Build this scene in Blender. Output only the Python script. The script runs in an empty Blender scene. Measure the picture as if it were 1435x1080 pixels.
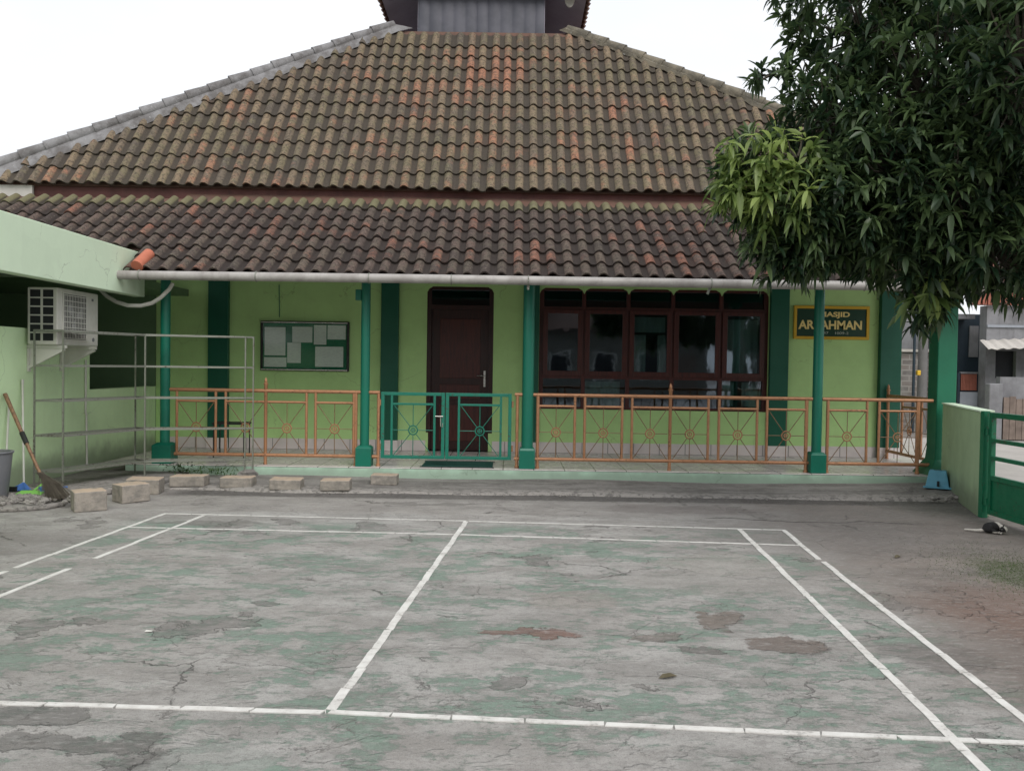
import bpy, math, random
import numpy as np
from mathutils import Vector, Matrix
random.seed(7); rng = np.random.default_rng(7)
R = math.radians
S = bpy.context.scene
COL = S.collection

# ------------------------------------------------------------------ camera
CAM_H, PITCH, ROLL, FPX = 1.51, -0.0234, 0.0150, 1198.0
fw = Vector((0, math.cos(PITCH), math.sin(PITCH))); rt = Vector((1, 0, 0)); up = rt.cross(fw)
r2 = rt*math.cos(ROLL) + up*math.sin(ROLL); u2 = -rt*math.sin(ROLL) + up*math.cos(ROLL)
cd = bpy.data.cameras.new('camera'); cam = bpy.data.objects.new('camera', cd); COL.objects.link(cam)
cd.sensor_width = 36; cd.lens = FPX/1435*36; cd.clip_end = 2000; cd.clip_start = .05
M = Matrix((r2, u2, -fw)).transposed().to_4x4(); M.translation = (0, 0, CAM_H)
cam.matrix_world = M
S.camera = cam
# ------------------------------------------------------------------ world / sun / exposure
SUN_EL, SUN_ROT = R(44), R(160)
w = bpy.data.worlds.new("World"); S.world = w; w.use_nodes = True
nt = w.node_tree; nt.nodes.clear()
sky = nt.nodes.new('ShaderNodeTexSky'); sky.sky_type = 'NISHITA'; sky.sun_disc = False
sky.sun_elevation = SUN_EL; sky.sun_rotation = SUN_ROT; sky.dust_density = 4.0; sky.air_density = 1.2
sc_ = nt.nodes.new('ShaderNodeVectorMath'); sc_.operation = 'SCALE'; sc_.inputs[3].default_value = 1.0
tcw = nt.nodes.new('ShaderNodeTexCoord'); mpw = nt.nodes.new('ShaderNodeMapping'); mpw.inputs['Scale'].default_value = (1, 1, 2.5)
nzw = nt.nodes.new('ShaderNodeTexNoise'); nzw.inputs['Scale'].default_value = 1.6; nzw.inputs['Detail'].default_value = 5
rmp = nt.nodes.new('ShaderNodeValToRGB')
rmp.color_ramp.elements[0].position = .3; rmp.color_ramp.elements[0].color = (7.6, 7.9, 8.3, 1)
rmp.color_ramp.elements[1].position = .75; rmp.color_ramp.elements[1].color = (9.6, 9.7, 9.9, 1)
mxw = nt.nodes.new('ShaderNodeMixRGB'); mxw.inputs[0].default_value = .9     # overcast: cloud cover over the clear sky
bg = nt.nodes.new('ShaderNodeBackground'); bg.inputs[1].default_value = .098
wo = nt.nodes.new('ShaderNodeOutputWorld')
L = nt.links.new
L(tcw.outputs['Generated'], mpw.inputs[0]); L(mpw.outputs[0], nzw.inputs['Vector']); L(nzw.outputs[0], rmp.inputs[0])
L(sky.outputs[0], sc_.inputs[0]); L(sc_.outputs[0], mxw.inputs[1]); L(rmp.outputs[0], mxw.inputs[2]); L(mxw.outputs[0], bg.inputs[0]); L(bg.outputs[0], wo.inputs[0])
sd = bpy.data.lights.new('sun', 'SUN'); sd.energy = 1.5; sd.angle = R(40); sd.color = (1, .97, .93)
so = bpy.data.objects.new('sun', sd); COL.objects.link(so)
az = SUN_ROT
so.rotation_euler = Vector((math.sin(az)*math.cos(SUN_EL), math.cos(az)*math.cos(SUN_EL), math.sin(SUN_EL))).to_track_quat('Z', 'Y').to_euler()
S.view_settings.view_transform = 'Standard'; S.view_settings.look = 'None'; S.view_settings.gamma = 1
S.view_settings.exposure = 0.36
S.render.engine = 'CYCLES'

# ------------------------------------------------------------------ node helpers
class NB:
    def __init__(s, name):
        s.m = bpy.data.materials.new(name); s.m.use_nodes = True; s.t = s.m.node_tree
        s.t.nodes.clear(); s.out = s.n('ShaderNodeOutputMaterial'); s.b = s.n('ShaderNodeBsdfPrincipled')
        s.l(s.b.outputs[0], s.out.inputs[0]); s._tc = None
    def n(s, k): return s.t.nodes.new(k)
    def l(s, a, b): s.t.links.new(a, b)
    def put(s, sock, v):
        if isinstance(v, (int, float)): sock.default_value = v
        elif isinstance(v, tuple): sock.default_value = v if len(v) == len(sock.default_value) else v + (1,)
        else: s.l(v, sock)
    def obj(s):
        if s._tc is None: s._tc = s.n('ShaderNodeTexCoord')
        return s._tc.outputs['Object']
    def pos(s): g = s.n('ShaderNodeNewGeometry'); return g.outputs['Position']
    def mapped(s, scale=(1, 1, 1), v=None, rot=(0, 0, 0), loc=(0, 0, 0)):
        m = s.n('ShaderNodeMapping'); s.put(m.inputs[0], v if v is not None else s.pos()); m.inputs['Scale'].default_value = scale
        m.inputs['Rotation'].default_value = rot; m.inputs['Location'].default_value = loc; return m.outputs[0]
    def noise(s, scale, detail=4, rough=.55, v=None, dist=0.0):
        n = s.n('ShaderNodeTexNoise'); s.put(n.inputs['Vector'], v if v is not None else s.pos())
        n.inputs['Scale'].default_value = scale; n.inputs['Detail'].default_value = detail; n.inputs['Roughness'].default_value = rough
        n.inputs['Distortion'].default_value = dist; return n.outputs[0]
    def step(s, x, a, b, lo=0., hi=1.):
        m = s.n('ShaderNodeMapRange'); m.interpolation_type = 'SMOOTHSTEP'; s.put(m.inputs[0], x)
        m.inputs[1].default_value = a; m.inputs[2].default_value = b; m.inputs[3].default_value = lo; m.inputs[4].default_value = hi
        m.clamp = True; return m.outputs[0]
    def math(s, op, a, b=0.):
        m = s.n('ShaderNodeMath'); m.operation = op; s.put(m.inputs[0], a); s.put(m.inputs[1], b); return m.outputs[0]
    def mix(s, f, a, b, mode='MIX'):
        m = s.n('ShaderNodeMixRGB'); m.blend_type = mode; s.put(m.inputs[0], f); s.put(m.inputs[1], a); s.put(m.inputs[2], b); return m.outputs[0]
    def sep(s, v=None):
        x = s.n('ShaderNodeSeparateXYZ'); s.put(x.inputs[0], v if v is not None else s.pos()); return x.outputs
    def bump(s, h, dist=.01, st=.5):
        b = s.n('ShaderNodeBump'); b.inputs['Distance'].default_value = dist; b.inputs['Strength'].default_value = st; s.put(b.inputs['Height'], h)
        s.l(b.outputs[0], s.b.inputs['Normal'])
    def color(s, c): s.put(s.b.inputs['Base Color'], c); return s
    def rough(s, r): s.put(s.b.inputs['Roughness'], r); return s
    def set(s, **k):
        for a, v in k.items(): s.put(s.b.inputs[a.replace('_', ' ')], v)
        return s

def c3(*a): return tuple(a) + (1.,)
def scl(c, k): return tuple(x*k for x in c[:3]) + (1.,)

def paint(name, c, rough=.55, dirt=.25, dirtc=None, scale=3., bump=.002, spec=.4, grime_z=None, cracks=False):
    b = NB(name); p = b.pos()
    n1 = b.noise(scale, 6, .6); n2 = b.noise(scale*9, 4, .6)
    st = b.noise(2.2, 5, .6, b.mapped((3.5, 3.5, .35)))            # rain streaks run down
    col = b.mix(b.step(n1, .35, .72, 0, dirt), c, dirtc or scl(c, .62))
    col = b.mix(b.step(st, .52, .75, 0, dirt*.8), col, dirtc or scl(c, .7))
    col = b.mix(b.step(n2, .55, .8, 0, dirt*.35), col, scl(c, 1.15))
    if cracks:
        wn = b.n('ShaderNodeTexNoise'); wn.inputs['Scale'].default_value = 3; wn.inputs['Detail'].default_value = 6; b.l(p, wn.inputs['Vector'])
        wa = b.n('ShaderNodeVectorMath'); wa.operation = 'MULTIPLY_ADD'; b.l(wn.outputs['Color'], wa.inputs[0]); wa.inputs[1].default_value = (.5, .5, .5); b.l(p, wa.inputs[2])
        vo = b.n('ShaderNodeTexVoronoi'); vo.feature = 'DISTANCE_TO_EDGE'; vo.inputs['Scale'].default_value = .8; b.l(wa.outputs[0], vo.inputs['Vector'])
        ck = b.math('MULTIPLY', b.step(vo.outputs['Distance'], .001, .005, .5, 0), b.step(b.noise(1.1, 3), .46, .56)); col = b.mix(ck, col, scl(c, .45))
        pt = b.noise(1.1, 4, .5, b.mapped((1, 1, 1.4), None, (0, 0, 0), (3, 8, 1))); col = b.mix(b.step(pt, .53, .56, 0, .16), col, scl(c, .8))
    if grime_z is not None:
        z = b.math('ADD', b.sep()[2], b.math('MULTIPLY', b.noise(5, 5), -.25))
        col = b.mix(b.step(z, grime_z-.12, grime_z+.14, .6, 0), col, c3(.13, .14, .11))
    b.color(col).rough(b.step(n1, .2, .8, rough-.08, rough+.12)); b.set(Specular_IOR_Level=spec)
    if bump: b.bump(b.math('ADD', n2, b.math('MULTIPLY', n1, 2)), bump, .6)
    return b.m
def metalpaint(name, c, rough=.38, rust=.2):
    b = NB(name); n1 = b.noise(14, 5, .65); n2 = b.noise(60, 3)
    col = b.mix(b.step(n1, .5, .72, 0, rust), c, scl(c, .45)); col = b.mix(b.step(n2, .6, .75, 0, .4), col, scl(c, 1.3)); col = b.mix(b.step(b.math('ADD', b.noise(38, 5, .7), b.math('MULTIPLY', b.math('SUBTRACT', b.noise(2.5, 3), .5), .5)), .60, .66, 0, .75), col, c3(.07, .04, .025))
    b.color(col).rough(b.step(n1, .3, .7, rough-.05, rough+.2)); b.set(Specular_IOR_Level=.5); return b.m

MT = {}
MT['lime'] = paint('lime_wall_paint', c3(.50, .76, .31), .6, .22, grime_z=.02, cracks=True)
MT['lime2'] = paint('pale_green_wall_paint', c3(.68, .88, .54), .6, .16, grime_z=.2, cracks=True)
MT['mint'] = paint('mint_plinth_paint', c3(.60, .86, .68), .6, .22, grime_z=.05, cracks=True)
MT['beam'] = paint('mint_beam_paint', c3(.68, .82, .62), .6, .10, cracks=True)
MT['yardwall'] = paint('yard_wall_paint', c3(.40, .53, .32), .6, .25, grime_z=.1, cracks=True)
MT['dkgreen'] = paint('dark_green_pilaster_paint', c3(.006, .105, .06), .45, .25, grime_z=.1, bump=.0008)
MT['teal'] = paint('teal_column_paint', c3(.004, .155, .10), .4, .3, bump=.0005, spec=.5)
MT['pillar'] = paint('green_pillar_paint', c3(.008, .145, .075), .45, .25, grime_z=.05, bump=.0008)
MT['gategreen'] = metalpaint('green_gate_enamel', c3(.008, .17, .115), .35)
MT['yardgate'] = metalpaint('yard_gate_enamel', c3(.006, .15, .07), .35)
MT['copper'] = metalpaint('copper_rail_paint', c3(.42, .21, .11), .42, .4); MT['copper'].node_tree.nodes['Principled BSDF'].inputs['Metallic'].default_value = .25
MT['spoke'] = metalpaint('spoke_metal', c3(.20, .12, .06), .5, .5)
MT['steel'] = metalpaint('galvanised_steel', c3(.27, .28, .24), .4, .3); MT['steel'].node_tree.nodes['Principled BSDF'].inputs['Metallic'].default_value = .5
MT['chrome'] = metalpaint('brushed_handle', c3(.55, .53, .5), .25, .1); MT['chrome'].node_tree.nodes['Principled BSDF'].inputs['Metallic'].default_value = .9
MT['pvc'] = paint('grey_pvc', c3(.40, .38, .36), .4, .5, c3(.16, .14, .13), 4, 0)
MT['white'] = paint('white_plastic', c3(.66, .65, .60), .45, .25, c3(.35, .33, .28), 4, 0)
MT['black'] = metalpaint('black_metal', c3(.012, .012, .013), .45, 0)
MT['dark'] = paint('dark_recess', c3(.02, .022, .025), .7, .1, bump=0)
MT['greyblue'] = paint('lantern_board', c3(.36, .34, .40), .7, .3, bump=.001)
MT['fascia'] = paint('red_brown_fascia', c3(.105, .032, .026), .6, .5, c3(.035, .018, .016), 3)
MT['soffitw'] = paint('white_soffit', c3(.55, .52, .48), .6, .3)
MT['roomdark'] = paint('interior_plaster', c3(.16, .18, .15), .8, .2, bump=0)
MT['annexin'] = paint('annex_interior_plaster', c3(.15, .25, .13), .8, .2, bump=0)
MT['blue'] = paint('faded_blue_plastic', c3(.13, .38, .52), .5, .3, c3(.05, .16, .24), 8, 0)
MT['binp'] = paint('grey_bin_plastic', c3(.17, .175, .19), .5, .3, c3(.3, .29, .28), 6, 0)
MT['limeplastic'] = paint('green_plastic', c3(.25, .6, .12), .5, .2, bump=0)
MT['bluebristle'] = paint('blue_bristle', c3(.08, .2, .5), .7, .2, bump=0)
MT['rubber'] = paint('dark_rubber', c3(.02, .022, .02), .7, .2, bump=0)
MT['mat_'] = paint('green_doormat', c3(.012, .075, .06), .95, .3, bump=.004, scale=12)
MT['bark'] = paint('mango_bark', c3(.10, .085, .065), .9, .5, c3(.04, .035, .03), 9, .02)
MT['asphalt'] = paint('street_concrete', c3(.44, .41, .39), .85, .4, c3(.26, .24, .23), 1.2)
MT['greywall'] = paint('bare_render_wall', c3(.24, .24, .255), .85, .7, c3(.10, .10, .105), 1.6, .006)
MT['palewall'] = paint('pale_grey_wall', c3(.29, .31, .35), .8, .3)
MT['navy'] = paint('dark_navy_wall', c3(.02, .035, .05), .6, .3)
MT['redslat'] = paint('red_brown_slats', c3(.32, .11, .075), .7, .4)
MT['oldwood'] = paint('weathered_planks', c3(.21, .165, .14), .85, .6, c3(.09, .07, .06), 5)
MT['pole'] = paint('pole_concrete', c3(.18, .175, .175), .85, .4)
MT['housewall'] = paint('cream_house_wall', c3(.20, .195, .17), .8, .3)
MT['oldroof'] = paint('old_roof', c3(.14, .075, .055), .85, .5, c3(.06, .05, .045), 3)

def wood():
    b = NB('dark_red_wood'); g = b.noise(6, 6, .6, b.mapped((9, 9, .7)), .6)
    b.color(b.mix(b.step(g, .35, .7), c3(.042, .012, .010), c3(.02, .007, .006))).rough(.38); b.set(Specular_IOR_Level=.4); b.bump(g, .001, .5); return b.m
MT['wood'] = wood()
def wood2():
    b = NB('red_sash_wood'); g = b.noise(6, 6, .6, b.mapped((9, 9, .7)), .6)
    b.color(b.mix(b.step(g, .35, .7), c3(.085, .02, .015), c3(.045, .012, .01))).rough(.38); b.set(Specular_IOR_Level=.4); b.bump(g, .001, .5); return b.m
MT['sash'] = wood2()
def bamboo():
    b = NB('bamboo'); z = b.n('ShaderNodeTexCoord').outputs['Object']; g = b.noise(5, 5, .6, b.mapped((12, 12, 1)))
    b.color(b.mix(b.step(g, .35, .7), c3(.30, .17, .09), c3(.14, .08, .05))).rough(.6); return b.m
MT['bamboo'] = bamboo()
def glass():
    b = NB('window_glass'); gl = b.n('ShaderNodeBsdfGlossy'); gl.inputs['Roughness'].default_value = .03; gl.inputs[0].default_value = c3(.62, .70, .80)
    tr = b.n('ShaderNodeBsdfTransparent'); tr.inputs[0].default_value = c3(.66, .74, .76)
    lw = b.n('ShaderNodeLayerWeight'); lw.inputs[0].default_value = .35
    f = b.math('ADD', b.math('MULTIPLY', lw.outputs[0], .5), .10)
    m = b.n('ShaderNodeMixShader'); b.l(f, m.inputs[0]); b.l(tr.outputs[0], m.inputs[1]); b.l(gl.outputs[0], m.inputs[2]); b.l(m.outputs[0], b.out.inputs[0])
    bp = b.n('ShaderNodeBump'); bp.inputs['Distance'].default_value = .004; bp.inputs['Strength'].default_value = .25; b.l(b.noise(3, 2), bp.inputs['Height']); b.l(bp.outputs[0], gl.inputs['Normal'])
    return b.m
MT['glass'] = glass()
def boardglass():
    b = NB('board_glass'); gl = b.n('ShaderNodeBsdfGlossy'); gl.inputs['Roughness'].default_value = .08; gl.inputs[0].default_value = c3(.4, .4, .4)
    tr = b.n('ShaderNodeBsdfTransparent'); tr.inputs[0].default_value = c3(.93, .96, .94)
    m = b.n('ShaderNodeMixShader'); m.inputs[0].default_value = .05; b.l(tr.outputs[0], m.inputs[1]); b.l(gl.outputs[0], m.inputs[2]); b.l(m.outputs[0], b.out.inputs[0]); return b.m
MT['bglass'] = boardglass()
def floor_tiles():
    b = NB('porch_floor_tiles'); br = b.n('ShaderNodeTexBrick'); b.l(b.mapped((1, 1, 1), None, (0, 0, 0), (.1, .05, 0)), br.inputs['Vector'])
    br.offset = 0; br.inputs['Scale'].default_value = 1; br.inputs['Brick Width'].default_value = .4; br.inputs['Row Height'].default_value = .4; br.inputs['Mortar Size'].default_value = .006
    br.inputs['Color1'].default_value = c3(.70, .65, .63); br.inputs['Color2'].default_value = c3(.64, .59, .58); br.inputs['Mortar'].default_value = c3(.12, .11, .1)
    n = b.noise(2.5, 5); b.color(b.mix(b.step(n, .4, .75, 0, .35), br.outputs[0], c3(.3, .27, .25))).rough(b.step(n, .3, .7, .18, .4)); b.set(Specular_IOR_Level=.5); return b.m
MT['floor'] = floor_tiles()
def skirt_tiles():
    b = NB('skirting_tiles'); x = b.sep()[0]; f = b.math('FRACT', b.math('MULTIPLY', b.math('ADD', x, 20.1), 2.5))
    n = b.noise(3, 4); col = b.mix(b.step(n, .4, .75), c3(.72, .66, .64), c3(.60, .55, .54))
    b.color(b.mix(b.step(b.math('ABSOLUTE', b.math('SUBTRACT', f, .5)), .485, .49), col, c3(.15, .14, .13))).rough(.3); return b.m
MT['skirt'] = skirt_tiles()
def brickwall():
    b = NB('grey_block_wall'); br = b.n('ShaderNodeTexBrick'); sx = b.sep(); cb = b.n('ShaderNodeCombineXYZ'); b.l(b.math('ADD', sx[0], sx[1]), cb.inputs[0]); b.l(sx[2], cb.inputs[1]); b.l(cb.outputs[0], br.inputs['Vector'])
    br.inputs['Scale'].default_value = 1; br.inputs['Brick Width'].default_value = .4; br.inputs['Row Height'].default_value = .14; br.inputs['Mortar Size'].default_value = .018
    br.inputs['Color1'].default_value = c3(.24, .205, .19); br.inputs['Color2'].default_value = c3(.16, .15, .145); br.inputs['Mortar'].default_value = c3(.33, .31, .29)
    b.color(b.mix(b.step(b.noise(3, 5), .45, .7, 0, .6), br.outputs[0], c3(.3, .29, .28))).rough(.9); return b.m
MT['block'] = brickwall()
def paper():
    b = NB('printed_paper'); n = b.noise(30, 3, .6, b.mapped((.6, 1, 5)))
    b.color(b.mix(b.step(n, .48, .62, 0, .35), c3(.85, .87, .84), c3(.5, .52, .53))).rough(.8); return b.m
MT['paper'] = paper()
MT['curtain'] = paint('pale_curtain', c3(.50, .62, .52), .9, .3, bump=0)
MT['felt'] = paint('green_felt', c3(.02, .20, .10), .95, .2, bump=0)
MT['signgreen'] = paint('sign_green', c3(.002, .045, .018), .4, .2, bump=0)
MT['signyellow'] = paint('sign_yellow_frame', c3(.68, .42, .03), .5, .2, bump=0)
MT['signtext'] = paint('sign_letter_cream', c3(.9, .72, .28), .5, .1, bump=0)
MT['signsmall'] = paint('sign_small_letter', c3(.45, .50, .42), .5, .1, bump=0)
def line_mat():
    b = NB('white_line_paint'); n = b.noise(6, 7, .75); n2 = b.noise(45, 5, .75); m = b.step(b.math('ADD', n, b.math('MULTIPLY', b.math('SUBTRACT', n2, .5), .9)), .60, .68)
    col = b.mix(b.step(n, .35, .65), c3(.68, .67, .64), c3(.54, .52, .49)); col = b.mix(b.math('MULTIPLY', m, .75), col, c3(.34, .33, .31)); b.color(col).rough(.75); b.bump(n2, .003, .6); return b.m
MT['lineW'] = line_mat()
def concrete_block():
    b = NB('cast_concrete_block'); n = b.noise(9, 7, .65); n2 = b.noise(70, 3, .7); g = b.n('ShaderNodeNewGeometry')
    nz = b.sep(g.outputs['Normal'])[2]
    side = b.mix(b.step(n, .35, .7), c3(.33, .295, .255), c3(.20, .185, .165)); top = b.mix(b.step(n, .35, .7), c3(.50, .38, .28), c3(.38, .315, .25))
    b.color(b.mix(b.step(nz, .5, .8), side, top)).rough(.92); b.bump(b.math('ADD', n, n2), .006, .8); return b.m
MT['cblock'] = concrete_block()

def tile_mat(name, base, warm, dark, moss, warm_amt):
    b = NB(name); a = b.n('ShaderNodeVertexColor'); a.layer_name = 'tone'; s = b.sep(a.outputs[0])
    n = b.noise(7, 6, .65); nb = b.noise(.9, 6, .62); nw = b.noise(5, 6, .7, b.mapped((1, 1, 1), None, (0, 0, 0), (7, 3, 2)))
    col = b.mix(s[0], dark, base)
    wm = b.math('ADD', b.math('MULTIPLY', s[1], .75), b.math('ADD', b.math('MULTIPLY', b.math('SUBTRACT', nw, .5), 1.5), b.math('MULTIPLY', b.math('SUBTRACT', nb, .5), .9)))
    col = b.mix(b.step(wm, .38, .85, 0, warm_amt), col, warm)
    col = b.mix(b.step(b.math('ADD', n, b.math('MULTIPLY', b.math('SUBTRACT', nb, .5), -.7)), .44, .62, 0, .6), col, moss)
    n2 = b.noise(24, 7, .72); col = b.mix(b.step(n2, .47, .60, 0, .72), col, scl(dark, .5))
    col = b.mix(b.math('MULTIPLY', a.outputs[1], b.step(n, .25, .5, .5, 1)), col, c3(.165, .155, .085))
    n3 = b.noise(45, 4, .6); col = b.mix(b.step(n3, .62, .70, 0, .5), col, c3(.42, .37, .30))
    col = b.mix(b.step(s[2], .12, .8, .9, 0.), col, scl(dark, .5))      # colour darkens down into the channels and on the tile lips
    b.color(col).rough(.85); b.set(Specular_IOR_Level=.25); b.bump(b.math('ADD', n2, n), .006, .7); return b.m
MT['tileU'] = tile_mat('mossy_upper_tiles', c3(.22, .165, .108), c3(.34, .155, .095), c3(.105, .088, .072), c3(.155, .138, .08), .85)
MT['tileL'] = tile_mat('weathered_lower_tiles', c3(.135, .095, .078), c3(.27, .115, .075), c3(.06, .047, .042), c3(.105, .09, .068), .8)
MT['tileNew'] = paint('new_orange_tile', c3(.46, .15, .09), .8, .2, scale=12)
def cap_mat(ca=c3(.24, .235, .24), cb=c3(.12, .112, .11)):
    b = NB('cement_ridge'); n = b.noise(4, 6, .65); n2 = b.noise(25, 5, .65)
    col = b.mix(b.step(n, .35, .65), ca, cb); col = b.mix(b.step(n2, .6, .72, 0, .6), col, c3(.40, .40, .39))
    b.color(col).rough(.9); b.bump(n2, .01, .8); return b.m
MT['cap'] = cap_mat()
MT['capR'] = cap_mat(c3(.20, .175, .13), c3(.10, .09, .07))
def rib_wall():
    b = NB('rib_wall_boards'); n = b.noise(3, 5); b.color(b.mix(b.step(n, .3, .7), c3(.085, .085, .105), c3(.055, .057, .072))).rough(.6); return b.m
MT['rib_wall'] = rib_wall()

# ------------------------------------------------------------------ mesh helpers
class MB:
    def __init__(s): s.v = []; s.f = []
    def add(s, vs, fs):
        o = len(s.v); s.v += [tuple(p) for p in vs]; s.f += [tuple(i+o for i in f) for f in fs]; return s
    def box(s, x0, x1, y0, y1, z0, z1):
        return s.add([(x0,y0,z0),(x1,y0,z0),(x1,y1,z0),(x0,y1,z0),(x0,y0,z1),(x1,y0,z1),(x1,y1,z1),(x0,y1,z1)],
            [(0,3,2,1),(4,5,6,7),(0,1,5,4),(1,2,6,5),(2,3,7,6),(3,0,4,7)])
    def bar(s, a, b, wd, ht=None, upv=(0,0,1)):
        a = Vector(a); b = Vector(b); d = (b-a).normalized(); ht = ht or wd
        u = Vector(upv); 
        if abs(d.dot(u)) > .98: u = Vector((0,1,0))
        sx = d.cross(u).normalized(); uy = sx.cross(d).normalized(); pts = []
        for p in (a, b):
            for i, j in ((-1,-1),(1,-1),(1,1),(-1,1)): pts.append(p + sx*(wd/2*i) + uy*(ht/2*j))
        return s.add(pts, [(3,2,1,0),(4,5,6,7),(0,1,5,4),(1,2,6,5),(2,3,7,6),(3,0,4,7)])
    def tube(s, pts, r, n=10, cap=True):
        pts = [Vector(p) for p in pts]; k = len(pts); rs = r if isinstance(r, (list, tuple)) else [r]*k
        o = len(s.v); prev = None
        for i, p in enumerate(pts):
            d = (pts[min(i+1, k-1)] - pts[max(i-1, 0)]).normalized()
            if prev is None: u = Vector((0,0,1)) if abs(d.z) < .9 else Vector((0,1,0)); sx = d.cross(u).normalized()
            else: sx = (prev - d*prev.dot(d)).normalized()
            prev = sx; uy = d.cross(sx)
            for j in range(n):
                a = 2*math.pi*j/n; s.v.append(tuple(p + (sx*math.cos(a)+uy*math.sin(a))*rs[i]))
        for i in range(k-1):
            for j in range(n):
                s.f.append((o+i*n+j, o+i*n+(j+1)%n, o+(i+1)*n+(j+1)%n, o+(i+1)*n+j))
        if cap: s.f.append(tuple(o+j for j in range(n))[::-1]); s.f.append(tuple(o+(k-1)*n+j for j in range(n)))
        return s
    def lathe(s, c, prof, n=16):
        o = len(s.v); k = len(prof)
        for r_, z in prof:
            for j in range(n): a = 2*math.pi*j/n; s.v.append((c[0]+r_*math.cos(a), c[1]+r_*math.sin(a), c[2]+z))
        for i in range(k-1):
            for j in range(n): s.f.append((o+i*n+j, o+i*n+(j+1)%n, o+(i+1)*n+(j+1)%n, o+(i+1)*n+j))
        s.f.append(tuple(o+j for j in range(n))[::-1]); s.f.append(tuple(o+(k-1)*n+j for j in range(n))); return s
    def ring(s, c, rad, r, ax='y', n=20, m=6):
        o = len(s.v)
        for i in range(n):
            a = 2*math.pi*i/n
            for j in range(m):
                b_ = 2*math.pi*j/m; q = rad + r*math.cos(b_); h_ = r*math.sin(b_)
                s.v.append((c[0]+q*math.cos(a), c[1]+h_, c[2]+q*math.sin(a)) if ax == 'y' else (c[0]+h_, c[1]+q*math.cos(a), c[2]+q*math.sin(a)))
        for i in range(n):
            for j in range(m): s.f.append((o+i*m+j, o+((i+1)%n)*m+j, o+((i+1)%n)*m+(j+1)%m, o+i*m+(j+1)%m))
        return s
    def prism(s, poly, y0, y1, ax='y'):
        n = len(poly); f = (lambda a, b, c: (a, c, b)) if ax == 'y' else ((lambda a, b, c: (c, a, b)) if ax == 'x' else (lambda a, b, c: (a, b, c)))
        vs = [f(a, b, y0) for a, b in poly] + [f(a, b, y1) for a, b in poly]
        return s.add(vs, [tuple(range(n)), tuple(range(2*n-1, n-1, -1))] + [(i, n+i, n+(i+1)%n, (i+1)%n) for i in range(n)])
    def build(s, name, mat, parent=None, smooth=False, bevel=0, loc=None, label=None):
        me = bpy.data.meshes.new(name); me.from_pydata(s.v, [], s.f); me.validate(); me.update()
        me.materials.append(MT[mat] if isinstance(mat, str) else mat)
        if smooth: me.polygons.foreach_set('use_smooth', [True]*len(me.polygons)); me.set_sharp_from_angle(angle=R(40))
        o = bpy.data.objects.new(name, me); COL.objects.link(o)
        if loc is not None: o.location = loc
        if parent is not None:
            o.parent = parent
            if parent.type == 'EMPTY' or parent.location.length > 0:
                pw = parent
                off = Vector((0,0,0))
                while pw is not None: off += Vector(pw.location); pw = pw.parent
                if loc is None: o.location = -off
        if bevel:
            m = o.modifiers.new('bevel', 'BEVEL'); m.width = bevel; m.segments = 2; m.limit_method = 'ANGLE'
        if label: o['label'] = label
        return o
def tag(o, label, cat, group=None):
    o['label'] = label; o['category'] = cat
    if group: o['group'] = group
    return o
def thing(name, label, cat, loc=(0,0,0), group=None):
    o = bpy.data.objects.new(name, None); COL.objects.link(o); o.location = loc; o.empty_display_size = .1
    return tag(o, label, cat, group)
def struct(o): o['kind'] = 'structure'; return o
def copy_tree(root, loc, label, rotz=0.):
    r_ = root.copy(); COL.objects.link(r_); r_.location = loc; r_.rotation_euler = (0, 0, rotz); r_['label'] = label
    for ch in list(root.children):
        c = ch.copy(); COL.objects.link(c); c.parent = r_
        for g in list(ch.children): d = g.copy(); COL.objects.link(d); d.parent = c
    return r_

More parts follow.
